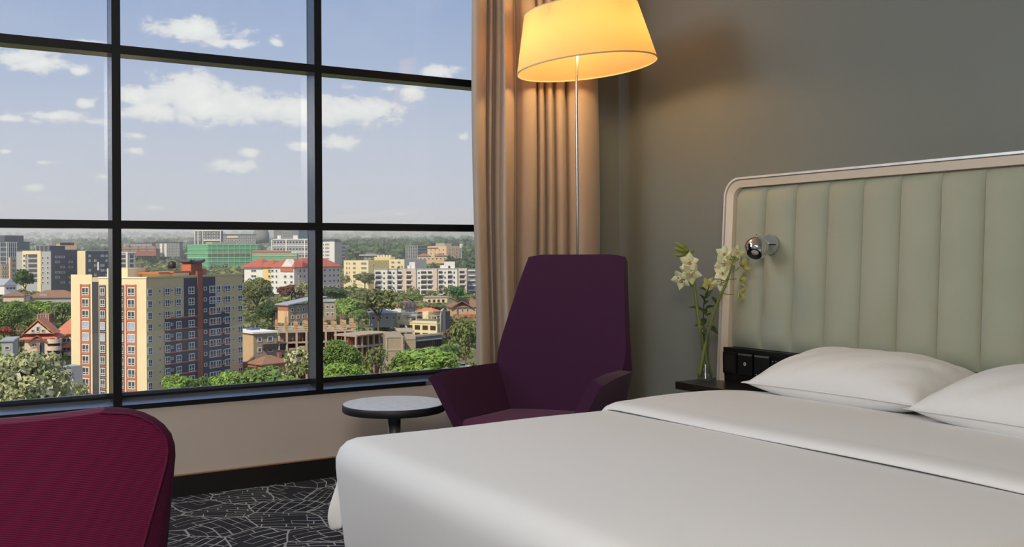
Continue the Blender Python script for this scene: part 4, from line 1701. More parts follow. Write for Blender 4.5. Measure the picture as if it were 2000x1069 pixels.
    for i in range(3):
        MB().box((3.0 + i * 0.7, 13, zt + 6.0), (3.35 + i * 0.7, 13.3, zt + 8.4)).build('mast_panel', C['terra'] if i == 1 else C['wframe'], b.root, world=False)
    MB().tube([(3.9, 13.3, zt + 2), (3.9, 13.3, zt + 8.4)], 0.12, 6).build('mast', C['mgrey'], b.root, world=False)


def blocks():
    # ---- left group of offices
    b = Bld('office_block', 'long dark grey office block with a pale stone front and cream frame', 100, 560, 66, 153, 33, 488, 575, wall=C['dgrey'])
    zt, zb = b.ztop, b.zbase
    b.box('front_panel', C['lgrey'], (-0.3, 0, zb), (0, b.lb, zt - 1))
    b.box('stone_frame', C['cream'], (-0.8, b.sy(52), zb), (-0.3, b.sy(46), zt - 0.5))
    b.box('stone_frame', C['cream'], (-0.8, b.sy(82), zb), (-0.3, b.sy(75), zt - 0.5))
    b.box('stone_frame', C['cream'], (-0.8, b.sy(75), b.zl(60, 497)), (-0.3, b.sy(52), zt - 0.5))
    for k in range(6):
        z = b.zl(60, 500 + 9.6 * k)
        b.win('l', W_DARK, b.sy(66), z, (b.sy(56) - b.sy(75)), 1.8, (None, C['wglass']), out=0.35)
        b.win('l', W_PLAIN, b.sy(50), z, 2.2, 1.6, out=0.8)
        for px in (84.5, 94.5):
            b.win('l', W_PLAIN, b.sy(px), z - 1.2, 2.0, 1.5, out=0.35)
        for px in (112, 122, 138):
            if (k * 7 + px) % 3:
                b.win('r', W_PLAIN, b.sx(px), b.zr(px, 502 + 10 * k), 3.0, 1.3, (None, C['mgrey']))
    b.box('roof_plant', C['dgrey'], (1, 2, zt), (b.la * 0.6, 12, zt + 2.2))
    for k in range(5):
        b.box('roof_rail', C['wframe'], (-0.3, 2 + k * 3.2, zt - 1), (0.0, 2.2 + k * 3.2, zt + 2.5))
    b2 = Bld('office_wing', 'dark grey office wing beside the tall cream stone pillar', 168, 560, 60, 212, 152, 491, 560, wall=C['dgrey'])
    b2.box('cream_pillar', C['cream'], (-0.4, 0.2, b2.zbase), (0, b2.lb, b2.ztop + 0.3))
    for k in range(6):
        for px in (175, 186, 200, 208):
            if (k + px) % 3:
                b2.win('r', W_PLAIN, b2.sx(px), b2.zr(px, 500 + 9.4 * k), 2.4 if px == 200 else 1.4, 1.4, (None, C['lglass']))
    b2.box('parapet', C['lgrey'], (0, -0.3, b2.ztop), (b2.la, 0.3, b2.ztop + 0.7))
    b3 = Bld('plant_house', 'tan rooftop block with black louvres behind the grey offices', 118, 640, 35, 150, 110, 476, 500, wall=C['sand'])
    for px in (121, 128, 134, 141):
        b3.win('r', W_DARK, b3.sx(px), b3.ztop - 0.2, 2.2, 1.6, (None, C['dark']), name='louvre')
    # blue glass office at the left edge
    g = Bld('glass_office', 'blue glass office with a white frame at the left edge of the view', 15, 700, 60, 58, -60, 472, 545, wall=C['bglass'])
    g.box('upper_floor', C['dgrey'], (-1, 2, g.ztop), (g.la * 0.8, 20, g.ztop + 4.4))
    for k in range(7):
        z = g.ztop - 0.8 - 3.4 * k
        g.box('floor_band', C['lgrey'], (-0.4, -0.4, z), (g.la * 0.45, 0, z + 0.5))
        g.box('floor_band', C['lgrey'], (-0.4, 0, z), (0, g.lb, z + 0.5))
    for k in range(6):
        u = k * g.lb / 6
        g.box('fin', C['wframe'], (-0.7, u, g.zbase), (-0.3, u + 0.6, g.ztop - 0.5))
    for k in range(5):
        u = k * g.la * 0.09
        g.box('fin', C['wframe'], (u, -0.7, g.zbase), (u + 0.5, -0.3, g.ztop - 0.5))
    h = Bld('beige_block', 'narrow beige office block beside the cream framed front', 20, 600, 70, 33, 17, 503, 545, wall=C['peach'])
    for k in range(5):
        h.win('r', W_STRIP, h.la * 0.5, h.ztop - 2 - 3.0 * k, h.la * 0.6, 1.5)
    h = Bld('old_flats', 'weathered beige flats at the left edge below the glass office', 3, 600, 40, 19, -25, 516, 550, wall=C['block'])
    for k in range(4):
        for u in (0.2, 0.5, 0.8):
            h.win('r', W_PLAIN, h.la * u, h.ztop - 2 - 2.8 * k, 1.3, 1.4)
    h = Bld('white_shed', 'white gabled shed with a metal roof at the left edge', 8, 470, 55, 32, -40, 557, 576, wall=C['white'])
    h.hip(C['metalr'], (0, 0), (h.la, h.lb), h.ztop, 3.0, ridge=0.05, along='y')
    for k in range(3):
        h.win('r', W_PLAIN, h.la * (0.25 + 0.27 * k), h.ztop - 1.6, 1.6, 1.2)
    h = Bld('tiled_hall', 'long low hall with a faded brown tiled roof behind the trees', 50, 455, 12, 150, 20, 582, 592, wall=C['lgrey'])
    h.hip(C['brtile'], (0, 0), (h.la, 14), h.ztop, 3.2, ridge=0.5)
    h.box('skylight', C['metalr'], (h.la * 0.25, 1.5, h.ztop + 0.9), (h.la * 0.4, 3.5, h.ztop + 1.5))
    h = Bld('low_house', 'low grey roofed house left of the brown hall', 6, 440, 15, 46, -30, 578, 590, wall=C['pinkw'])
    h.hip(C['brtile'], (0, 0), (h.la, 9), h.ztop, 1.8)
    # orange roofed villa
    v = Bld('tiled_villa', 'villa with orange clay tile roofs, gable window and round balconies', 47, 335, 12, 103, 38, 662, 720, wall=C['pinkw'])
    ztv = v.ztop
    v.hip(C['tile'], (-0.5, 0), (v.la + 0.5, 12), ztv, 2.6, ridge=0.7, over=1.0)
    # front gable
    gx = v.sx(74)
    gg = MB()
    hw, gh, zg = 5.2, 5.0, ztv + 1.6
    gg.add([(gx - hw, -0.6, zg), (gx + hw, -0.6, zg), (gx, -0.6, zg + gh), (gx - hw, 9, zg), (gx + hw, 9, zg), (gx, 9, zg + gh)], [(0, 3, 5, 2), (1, 2, 5, 4), (0, 1, 4, 3)])
    gg.build('gable_roof', C['tile'], v.root, world=False, solid=0.5)
    g2 = MB()
    g2.add([(gx - hw * 0.75, -0.4, zg + 0.2), (gx + hw * 0.75, -0.4, zg + 0.2), (gx, -0.4, zg + gh * 0.75), (gx - hw * 0.75, 0.2, zg + 0.2), (gx + hw * 0.75, 0.2, zg + 0.2), (gx, 0.2, zg + gh * 0.75)], [(0, 1, 2), (3, 5, 4), (0, 3, 4, 1), (1, 4, 5, 2), (2, 5, 3, 0)])
    g2.build('gable_wall', C['pinkw'], v.root, world=False)
    for dx in (-1.6, 0, 1.6):
        v.win('r', W_PLAIN, gx + dx, zg + 0.8 + (0.8 if dx == 0 else 0.2), 1.1, 2.0 if dx == 0 else 1.0, out=0.45)
    g2 = MB()
    zv = zat(75, 664, 335)
    px0 = v.sx(73)
    g2.add([(px0 - 3.2, -1.4, zv - 1), (px0 + 3.2, -1.4, zv - 1), (px0, -1.4, zv + 1.2), (px0 - 3.2, 0, zv - 1), (px0 + 3.2, 0, zv - 1), (px0, 0, zv + 1.2)], [(0, 3, 5, 2), (1, 2, 5, 4)])
    g2.build('porch_roof', C['brick'], v.root, world=False, solid=0.35)
    v.win('r', W_CROSS, v.sx(67), zat(67, 676, 335), 1.7, 1.7)
    v.box('entrance_glass', C['bglass'], (v.sx(77), -0.15, zat(80, 693, 335)), (v.sx(85.5), 0, zat(80, 670, 335)))
    v.box('porch_column', C['terra'], (v.sx(73), -1.2, v.zbase), (v.sx(76), -0.6, zat(80, 670, 335)))
    for k, (yy, mm) in enumerate(((666, 'pinkw'), (680, 'pinkw'), (696, 'pinkw'))):
        z = zat(103, yy, 336)
        MB().lathe((v.sx(103), 0.8, z - 0.9), [(2.4, 0), (2.4, 1.5)], 24).build('balcony', C[mm], v.root, world=False)
    MB().lathe((v.sx(103), 0.8, v.zbase), [(2.0, 0), (2.0, ztv - v.zbase)], 20).build('turret', C['dark'], v.root, world=False)
    w_ = Bld('villa_wing', 'right wing of brown brick with an orange tiled roof behind the villa', 113, 350, 10, 160, 106, 652, 720, wall=C['sand'])
    w_.hip(C['tile'], (-1, 0), (w_.la, 12), w_.ztop, 5.2, ridge=0.35, over=0.8)
    for k in range(3):
        for px in (117, 125, 133):
            w_.win('r', W_PLAIN, w_.sx(px), w_.ztop - 2.4 - 3.0 * k, 1.4, 1.6)
    w_.hip(C['tile'], (w_.sx(128), -3), (w_.sx(140), 2), w_.ztop - 4.5, 1.8)
    for k in range(3):
        MB().lathe((w_.sx(135), -1.4, w_.ztop - 7.6 - 3.0 * k), [(1.7, 0), (1.7, 1.3)], 20).build('balcony', C['pinkw'], w_.root, world=False)
    l = Bld('lattice_block', 'small brick red lattice screened block behind the villa roof', 72, 380, 15, 97, 66, 614, 634, wall=C['brick'])
    for i in range(8):
        l.box('lattice_post', C['pinkw'], (l.la * i / 8, -0.25, l.zbase), (l.la * i / 8 + 0.22, 0, l.ztop))
    for i in range(5):
        l.box('lattice_rail', C['dark'], (0, -0.2, l.ztop - 0.6 - i * 0.85), (l.la, -0.02, l.ztop - 0.3 - i * 0.85))
    f = Bld('flat_roof_block', 'pale flat-roofed block with a blank white wall beside the tower foot', 117, 232, 52, 160, 100, 718, 800, wall=C['lgrey'])
    f.box('side_wall', C['white'], (-0.15, 0, f.zbase), (0, f.lb, f.ztop + 0.4))
    for k in range(2):
        f.win('r', W_STRIP, f.sx(128), f.ztop - 1.9 - 3 * k, 2.6, 1.4)
    for px in (106, 112, 121, 130):
        f.box('roof_unit', C['charcoal'] if px % 2 else C['lgrey'], (f.sx(118) + (px - 118) * 0.13, 2.5, f.ztop), (f.sx(118) + (px - 118) * 0.13 + 0.9, 3.6, f.ztop + 0.9))
    f = Bld('garden_wall_block', 'low grey roof with white edge left of the villa', 2, 310, 20, 24, -20, 668, 700, wall=C['lgrey'], roof=C['metalr'])
    f.win('r', W_PLAIN, f.la * 0.5, f.ztop - 2, 1.5, 1.2)

    # ---- netted construction block
    n = Bld('scaffolded_block', 'large construction block wrapped in green scaffold netting', 407, 760, 38, 505, 366, 477, 548, wall=C['net'])
    fl_ = 3.3
    for k in range(9):
        z = n.ztop - 0.7 - fl_ * k
        n.box('net_tie', C['netw'], (0, -0.35, z), (n.la, -0.02, z + 0.35))
        n.box('net_tie', C['netw'], (-0.35, 0, z), (-0.02, n.lb, z + 0.35))
    for k in range(9):
        u = n.la * (k + 0.5) / 9
        n.box('scaffold_pole', C['netw'], (u, -0.45, n.zbase), (u + 0.25, -0.36, n.ztop))
    n.box('raw_slab', C['conc'], (n.sx(415), 0.2, n.ztop), (n.sx(462), 14, n.ztop + 1.6))
    n.box('open_floor', C['brick'], (-0.4, -0.4, n.ztop - 9.0), (n.la, -0.03, n.ztop - 7.8))
    n.box('boom', C['wframe'], (n.sx(360), -1.2, n.ztop - 7.4), (n.sx(400), -0.9, n.ztop - 6.9))
    n = Bld('scaffolded_wing', 'lower wing of the netted site with raw floors above the netting', 492, 765, 8, 580, 480, 498, 540, wall=C['net'])
    n.box('raw_floor', C['conc'], (0, 0.5, n.ztop), (n.la, 10, n.ztop + 1.3))
    n.box('raw_floor', C['brick'], (0, 1.0, n.ztop + 1.3), (n.la * 0.85, 10, n.ztop + 2.6))
    n.box('raw_floor', C['conc'], (0, 1.5, n.ztop + 2.6), (n.la * 0.7, 10, n.ztop + 3.4))
    for k in range(3):
        n.box('net_tie', C['netw'], (0, -0.3, n.ztop - 1 - 3.3 * k), (n.la, -0.02, n.ztop - 0.7 - 3.3 * k))

    # ---- hill top offices
    o = Bld('white_frame_office', 'white framed office on the hill above the green netting', 380, 1000, 8, 432, 374, 451, 478, wall=C['dgrey'])
    o.box('white_frame', C['white'], (o.la * 0.30, -0.8, o.ztop - 10.2), (o.la * 0.98, -0.1, o.ztop - 8.8))
    for u in (0.0, 0.12, 0.30, 0.96):
        o.box('white_frame', C['white'], (o.la * u, -0.8, o.zbase), (o.la * u + 0.9, -0.1, o.ztop))
    o.box('white_frame', C['white'], (0, -0.8, o.ztop - 0.5), (o.la, -0.1, o.ztop + 0.5))
    for u in (0.06, 0.21, 0.44, 0.63, 0.82):
        for k in range(3):
            o.win('r', W_PLAIN, o.la * u, o.ztop - 2.2 - 3.2 * k, o.la * (0.07 if u < 0.3 else 0.15), 2.0, out=0.1)
    o = Bld('glass_roof_office', 'grey glass office with sloping roof light right of the white framed one', 436, 980, 10, 500, 430, 459, 482, wall=C['mgrey'], roof=C['bglass'])
    for i in range(9):
        for k in range(3):
            o.win('r', W_PLAIN, o.la * (i + 0.5) / 9, o.ztop - 2.0 - 3.4 * k, 2.3, 2.0)
    o.box('roof_terrace', C['cream'], (o.la * 0.12, -0.5, o.ztop - 3), (o.la * 0.45, 0, o.ztop - 1))
    MB().lathe((o.la * 1.15, 6, o.ztop - 8), [(7.5, 0), (8.0, 6), (7, 12), (4, 16), (0.1, 17.5)], 20).build('round_tank', C['mgrey'], o.root, world=False, smooth=True)
    o = Bld('concrete_hotel', 'wide grey concrete hotel with rows of small windows behind the red roofs', 533, 860, 6, 620, 526, 468, 510, wall=C['lgrey'])
    o.box('tall_slab', C['mgrey'], (o.sx(534), 3, o.ztop), (o.la, 16, o.ztop + 9.5))
    o.box('white_panel', C['white'], (o.sx(541), 2.8, o.ztop), (o.sx(548), 3, o.ztop + 3.6))
    o.box('white_panel', C['white'], (o.sx(572), 2.8, o.ztop), (o.sx(581), 3, o.ztop + 3.6))
    o.box('blue_glass_band', C['bglass'], (o.sx(583), 2.6, o.ztop + 1), (o.sx(602), 3, o.ztop + 8))
    for k in range(3):
        for i in range(6):
            o.win('r', W_PLAIN, o.sx(552 + i * 3.4), o.ztop + 1.4 + 2.6 * k, 1.0, 1.3, out=-2.8)
    for k in range(6):
        for i in range(11):
            px = 537 + i * 6.1
            o.win('r', W_DARK, o.sx(px), o.ztop - 2.4 - 3.0 * k, 1.7, 1.3, (None, C['dark']))
    for k in range(3):
        o.box('white_band', C['white'], (0, -0.5, o.ztop - 0.4 - 5.6 * k), (o.la, -0.1, o.ztop + 0.5 - 5.6 * k))
    for px in (530, 558, 594):
        o.box('column', C['white'], (o.sx(px), -0.7, o.zbase), (o.sx(px) + 1.0, -0.1, o.ztop))
    o = Bld('white_tower_block', 'slim white tower block with a dark roof right of the thick mullion', 654, 760, 40, 668, 622, 470, 520, wall=C['mgrey'])
    o.box('white_front', C['white'], (-0.4, 0, o.zbase), (0, o.lb, o.ztop))
    o.box('roof_slab', C['dgrey'], (-1.2, -0.6, o.ztop), (4, o.lb + 0.6, o.ztop + 1.0))
    for k in range(9):
        z = o.ztop - 3.0 - 2.75 * k
        for px in (633, 637.5, 640.5, 643.5):
            o.win('l', W_DARK if px in (637.5, 640.5) else W_PLAIN, o.sy(px), z, 1.7, 1.5, (None, C['mgrey'] if px in (637.5, 640.5) else C['dark']), out=0.38)
    o = Bld('blue_glass_block', 'narrow blue grey glass block behind the slim white tower', 660, 800, 40, 674, 655, 475, 530, wall=C['bglass'])
    for k in range(9):
        o.win('r', W_STRIP, o.la * 0.5, o.ztop - 2 - 3 * k, o.la * 0.8, 1.1)
    # ---- left mid-distance blocks
    o = Bld('striped_apartments', 'grey apartment block with white stripes on the wooded slope', 304, 900, 8, 351, 298, 474, 502, wall=C['mgrey'], roof=C['dgrey'])
    for u in (0.18, 0.36):
        o.box('white_panel', C['white'], (o.la * u, -0.4, o.zbase), (o.la * (u + 0.1), 0, o.ztop - 1))
    for k in range(5):
        for i in range(7):
            o.win('r', W_PLAIN, o.la * (0.06 + 0.145 * i), o.ztop - 2 - 2.5 * k, 1.6, 1.3, out=0.1)
    o = Bld('red_roof_terrace', 'low terrace with dull red roofs and pale gables on the far slope', 238, 880, 6, 305, 232, 486, 500, wall=C['brick'])
    for i in range(4):
        o.hip(C['brtile'], (o.la * i / 4, 0), (o.la * (i + 0.9) / 4, 8), o.ztop, 2.6)
        for k in range(3):
            o.win('r', W_PLAIN, o.la * (i + 0.2 + 0.25 * k) / 4, o.ztop - 1.5, 1.4, 1.3)
    o = Bld('slate_roof_flats', 'dark roofed flats above the red terrace on the far slope', 255, 960, 6, 297, 250, 475, 490, wall=C['mgrey'], roof=C['dgrey'])
    for i in range(8):
        for k in range(2):
            o.win('r', W_PLAIN, o.la * (i + 0.5) / 8, o.ztop - 2 - 3 * k, 1.6, 1.3, (None, C['lglass']))
    o = Bld('white_modern_block', 'white modern office with dark bays just right of the thin mullion', 250, 560, 45, 264, 232, 494, 532, wall=C['lgrey'], roof=C['white'])
    o.box('column', C['white'], (-0.6, 0, o.zbase), (0.4, 1.2, o.ztop))
    for k in range(4):
        o.win('r', W_DARK, o.la * 0.5, o.ztop - 2 - 2.6 * k, o.la * 0.5, 1.8)
        o.win('l', W_DARK, o.lb * 0.5, o.ztop - 2 - 2.6 * k, o.lb * 0.5, 1.6)

    # ---- red roofed apartments
    r = Bld('red_roof_apartments', 'long white apartments under red hipped roofs in the middle of the view', 575, 520, 58, 665, 478, 522, 575, wall=C['pinkw'])
    r.box('white_front', C['white'], (-0.3, 0, r.zbase), (0, r.lb * 0.45, r.ztop))
    r.box('white_front', C['white'], (-0.3, r.lb * 0.62, r.zbase), (0, r.lb, r.ztop))
    r.box('cream_bay', C['yellow'], (-0.15, r.lb * 0.45, r.zbase), (0, r.lb * 0.62, r.ztop))
    for k in range(4):
        z = r.ztop - 2.0 - 3.0 * k
        for px in (494, 499, 527, 533, 541, 558, 570):
            r.win('l', W_PLAIN, r.sy(px), z, 2.2 if px != 541 else 1.4, 1.5, out=0.32)
        for px in (586, 594, 604, 634, 644, 652, 660):
            r.win('r', W_PLAIN, r.sx(px), z, 1.9, 1.6)
    zr0 = r.ztop
    lb, la = r.lb, r.la
    r.hip(C['redtile'], (0, 0), (13, lb * 0.50), zr0, 4.6, along='y', ridge=0.5, over=1.0)
    r.hip(C['redtile'], (0, lb * 0.45), (12, lb * 0.72), zr0, 4.0, along='y', ridge=0.5, over=1.0)
    r.hip(C['redtile'], (-0.5, lb * 0.64), (13, lb + 1), zr0, 4.6, along='y', ridge=0.6, over=1.0)
    r.hip(C['redtile'], (6, 0), (la, 13), zr0, 4.6, along='x', ridge=0.5, over=1.0)
    g2 = MB()
    g2.add([(-0.6, 0.5, zr0 - 0.5), (-0.6, 9.5, zr0 - 0.5), (-0.6, 5, zr0 + 4.2), (4, 0.5, zr0 - 0.5), (4, 9.5, zr0 - 0.5), (4, 5, zr0 + 4.2)], [(0, 1, 2), (0, 3, 4, 1), (0, 2, 5, 3), (1, 4, 5, 2), (3, 5, 4)])
    g2.build('gable', C['white'], r.root, world=False)
    r.box('orange_panel', C['terra'], (-0.7, 0.5, zr0 - 2.4), (-0.3, 9.5, zr0 - 0.6))
    # ---- cream flats and the long white apartments
    c = Bld('cream_flats', 'plain cream flats left of the long white apartment block', 720, 640, 52, 760, 672, 509, 565, wall=C['yellow'])
    c.box('cream_front', C['cream'], (-0.3, 0, c.zbase), (0, c.lb, c.ztop))
    for k in range(5):
        for px in (678, 683, 693, 709, 714):
            c.win('l', W_PLAIN if px in (678, 683) else W_STRIP, c.sy(px), c.ztop - 2.0 - 2.9 * k, 1.2 if px in (678, 683) else 2.6, 1.5, out=0.3)
        for px in (729,):
            c.win('r', W_PLAIN, c.sx(px), c.ztop - 3.0 - 2.9 * k, 1.2, 1.3)
    c = Bld('rear_cream_flats', 'cream and grey flats rising behind the white apartment block', 790, 670, 50, 833, 732, 507, 545, wall=C['lgrey'])
    c.box('cream_front', C['cream'], (-0.3, 0, c.zbase), (0, c.lb, c.ztop))
    c.box('yellow_parapet', C['yellow'], (-0.4, c.lb * 0.45, c.ztop), (4, c.lb, c.ztop + 1.8))
    for k in range(3):
        for px in (752, 768, 780):
            c.win('l', W_STRIP, c.sy(px), c.ztop - 2 - 3 * k, 3.0, 1.4, out=0.3)
    for i in range(5):
        c.box('roof_tank', C['white'], (0.5, c.lb * (0.5 + 0.1 * i), c.ztop + 1.8), (1.8, c.lb * (0.53 + 0.1 * i), c.ztop + 3.0))
    w = Bld('white_apartments', 'long white five-storey apartment block with dark balconies at the right', 732, 570, 10, 912, 726, 527, 576, wall=C['white'])
    zt = w.ztop
    for (a, c_, m_) in ((785, 794, 'pinkw'), (796, 812, 'pinkw'), (845, 853, 'pinkw'), (895, 911, 'pinkw')):
        w.box('pink_bay', C[m_], (w.sx(a), -0.5, w.zbase), (w.sx(c_), 0, zt))
    for px in (757, 775, 812, 853, 893):
        w.box('pier', C['mgrey'], (w.sx(px), -0.6, w.zbase), (w.sx(px) + 0.35, 0, zt + 0.5))
    w.box('parapet', C['lgrey'], (0, -0.2, zt), (w.la, 0.4, zt + 0.5))
    for k in range(5):
        z = zt - 2.1 - 2.9 * k
        for px, ww in ((738, 2.9), (760, 2.2), (780, 2.2), (798, 2.6), (827, 3.0), (839, 2.2), (860, 2.2), (878, 2.2), (902, 3.0)):
            u = w.sx(px)
            w.win('r', W_DARK, u, z + 0.15, ww, 1.6, (None, C['dark']), name='balcony_opening', out=0.5)
            w.box('balcony', C['white'], (u - ww / 2 - 0.2, -1.4, z - 1.2), (u + ww / 2 + 0.2, -0.5, z - 0.55))
        for px in (750, 769, 818, 869, 887):
            w.win('r', W_DARK, w.sx(px), z, 0.8, 1.1, (None, C['dark']), name='small_window')
    for (a, c_, hh) in ((797, 804, 2.2), (801, 811, 4.2), (862, 871, 2.2), (870, 889, 4.3)):
        w.box('roof_house', C['white'], (w.sx(a), 2, zt), (w.sx(c_), 7, zt + hh))
    w.win('r', W_DARK, w.sx(878), zt + 1.2, 1.2, 1.2, (None, C['dark']), out=-1.9)
    o = Bld('glass_balcony_block', 'grey block with glazed balconies at the right end of the white apartments', 914, 600, 20, 935, 911, 526, 570, wall=C['mgrey'])
    for k in range(5):
        o.box('balcony', C['white'], (0, -0.9, o.ztop - 1.2 - 3 * k), (o.la, -0.1, o.ztop - 0.4 - 3 * k))
    # ---- grid skeleton and peach buildings on the slope
    o = Bld('grey_grid_block', 'grey unfinished concrete grid block among the dark trees', 816, 880, 40, 834, 793, 480, 512, wall=C['dgrey'])
    for k in range(6):
        z = o.ztop - 2.7 * k
        o.box('slab', C['lgrey'], (-0.6, 0, z - 0.5), (0, o.lb, z))
        o.box('slab', C['mgrey'], (0, -0.6, z - 0.3), (o.la, 0, z))
    for i in range(6):
        u = o.lb * i / 5.2
        o.box('column', C['lgrey'], (-0.6, u, o.zbase), (0, u + 0.6, o.ztop))
    o = Bld('peach_hotel', 'peach coloured stepped building with brown roofs on the far slope', 872, 800, 50, 898, 835, 481, 515, wall=C['peach'])
    o.hip(C['brtile'], (0, o.lb * 0.45), (10, o.lb), o.ztop - 1.2, 2.2, along='y')
    for k in range(4):
        for px in (842, 850, 858, 866):
            o.win('l', W_PLAIN, o.sy(px), o.ztop - 3 - 3 * k, 1.8, 1.5)
        for px in (877, 884, 891):
            o.win('r', W_PLAIN, o.sx(px), o.ztop - 2.4 - 3 * k, 1.8, 1.6)
    o.box('roof_plant', C['lgrey'], (0, 2, o.ztop), (8, 12, o.ztop + 2.4))
    o = Bld('peach_terrace', 'low peach terrace with brown roof in front of the peach building', 818, 760, 10, 872, 814, 500, 515, wall=C['peach'])
    o.hip(C['brtile'], (0, 0), (o.la * 0.40, 7), o.ztop, 2.0)
    o.hip(C['brtile'], (o.la * 0.6, 0), (o.la, 7), o.ztop, 2.0)
    for i in range(7):
        o.win('r', W_PLAIN, o.la * (i + 0.5) / 7, o.ztop - 2.2, 1.6, 1.5)
    o = Bld('long_roof_pavilion', 'grey long-roofed pavilion against the dark wood', 710, 900, 8, 742, 700, 500, 510, wall=C['mgrey'])
    o.box('roof', C['lgrey'], (-4, -2, o.ztop), (o.la + 4, 8, o.ztop + 1.4))
    o.box('roof', C['mgrey'], (2, -1, o.ztop + 1.4), (o.la, 7, o.ztop + 2.8))
    for i in range(4):
        o.win('r', W_PLAIN, o.la * (i + 0.5) / 4, o.ztop - 2, 2.2, 2.2, (None, C['lglass']))

    # ---- houses in the trees on the right
    h = Bld('red_roof_house', 'white house with a bright red tiled roof and grey dormers', 783, 430, 38, 815, 754, 599, 620, wall=C['lgrey'])
    h.box('white_gable_wall', C['white'], (-0.2, 0, h.zbase), (0, h.lb, h.ztop))
    h.hip(C['redtile'], (0, 0), (h.la, h.lb), h.ztop, 2.6, along='x', ridge=0.45)
    for u in (0.28, 0.52, 0.78):
        x = h.la * u
        g2 = MB()
        g2.add([(x - 1.2, -0.7, h.ztop - 1), (x + 1.2, -0.7, h.ztop - 1), (x, -0.7, h.ztop + 1.7), (x - 1.2, 3, h.ztop - 1), (x + 1.2, 3, h.ztop - 1), (x, 3, h.ztop + 1.7)], [(0, 1, 2), (0, 2, 5, 3), (1, 4, 5, 2), (3, 5, 4), (0, 3, 4, 1)])
        g2.build('dormer', C['slate'], h.root, world=False)
        h.win('r', W_PLAIN, x, h.ztop - 2.2, 1.0, 1.6)
    h = Bld('terrace_restaurant', 'cream two-storey terrace building with open roof deck and awnings', 853, 395, 60, 878, 774, 633, 660, wall=C['cream'])
    h.zt = h.ztop
    h.box('deck_wall', C['cream'], (-0.2, 0, h.ztop), (0.2, h.lb, h.ztop + 1.0))
    for k in range(5):
        h.win('l', W_DARK, h.lb * (0.1 + 0.19 * k), h.ztop - 1.7, 2.6, 1.8, (None, C['dark']))
        h.win('l', W_DARK, h.lb * (0.1 + 0.19 * k), h.ztop - 4.7, 2.6, 1.8, (None, C['dark']))
    h.box('corner_tower', C['cream'], (0, h.lb - 2.5, h.zbase), (5, h.lb, h.ztop + 4.0))
    h.win('l', W_CROSS, h.lb - 1.2, h.ztop + 1.8, 1.4, 1.8)
    h.box('deck_room', C['cream'], (2.5, h.lb * 0.30, h.ztop), (7, h.lb * 0.44, h.ztop + 4.6))
    h.box('deck_roof', C['metalr'], (0.5, h.lb * 0.52, h.ztop + 2.8), (7, h.lb * 0.84, h.ztop + 3.1))
    h.box('awning', C['pool'], (0.2, h.lb * 0.55, h.ztop + 2.0), (3.5, h.lb * 0.75, h.ztop + 2.3))
    h.hip(C['tile'], (6, h.lb * 0.30), (11, h.lb * 0.72), h.ztop + 4.4, 1.4, along='y')
    h.box('deck_roof', C['conc'], (1.0, 1.0, h.ztop + 2.8), (6, h.lb * 0.29, h.ztop + 3.1))
    h.box('deck_rail', C['mgrey'], (-0.1, 0, h.ztop + 1.0), (0.0, h.lb * 0.5, h.ztop + 1.9))
    for u in (0.02, 0.15, 0.28, 0.52, 0.66, 0.82):
        h.box('deck_post', C['white'], (0.3, h.lb * u, h.ztop), (0.5, h.lb * u + 0.2, h.ztop + 2.8))
    g2 = MB()
    g2.tube([(0.5, -1.5, h.zbase), (0.5, -1.5, h.ztop + 3.5), (1.2, -1.2, h.ztop + 5.2), (3.5, -0.8, h.ztop + 5.8)], 0.45, 8)
    g2.build('curved_duct', C['lgrey'], h.root, world=False, smooth=True)
    h.box('duct_tower', C['slate'], (0.8, -3.5, h.zbase), (4, -1.2, h.ztop + 5.0))
    h = Bld('grey_shed_roof', 'grey corrugated shed roof left of the terrace building', 722, 405, 10, 775, 716, 612, 640, wall=C['lgrey'])
    h.hip(C['metalr'], (0, 0), (h.la, 10), h.ztop, 1.0)
    for i in range(4):
        h.win('r', W_PLAIN, h.la * (i + 0.5) / 4, h.ztop - 2, 1.5, 1.5)
    h = Bld('timber_gable_house', 'brown roofed house with a timber gable at the right of the view', 880, 440, 12, 930, 872, 600, 622, wall=C['sand'])
    h.hip(C['brtile'], (0, 0), (h.la + 4, 10), h.ztop, 3.4)
    g2 = MB()
    x = h.la * 0.42
    g2.add([(x - 5, -1.2, h.ztop - 0.6), (x + 5, -1.2, h.ztop - 0.6), (x, -1.2, h.ztop + 2.4), (x - 5, 5, h.ztop - 0.6), (x + 5, 5, h.ztop - 0.6), (x, 5, h.ztop + 2.4)], [(0, 3, 5, 2), (1, 2, 5, 4)])
    g2.build('gable_roof', C['brtile'], h.root, world=False, solid=0.4)
    for u in (0.25, 0.45, 0.65):
        h.win('r', W_PLAIN, h.la * u, h.ztop - 1.6, 1.1, 1.8)
    h.box('fence_wall', C['terra'], (0, -6, h.zbase), (h.la + 6, -5.6, zat(890, 613, 440)))
    h = Bld('flat_cream_house', 'small flat cream house under the white apartments', 832, 480, 14, 873, 826, 582, 592, wall=C['cream'], roof=C['conc'])
    for i in range(4):
        h.win('r', W_DARK, h.la * (0.15 + 0.22 * i), h.ztop - 1.6, 1.2, 1.4, (None, C['dark']))
    h = Bld('shed_roof_house', 'peach house with a mono-pitch metal roof among the central trees', 563, 385, 50, 612, 543, 597, 632, wall=C['block'])
    h.box('peach_front', C['peach'], (-0.2, 0, h.zbase), (0, h.lb, h.ztop))
    h.box('orange_band', C['terra'], (-0.3, 0, h.ztop - 2.0), (0, h.lb, h.ztop - 0.3))
    g2 = MB()
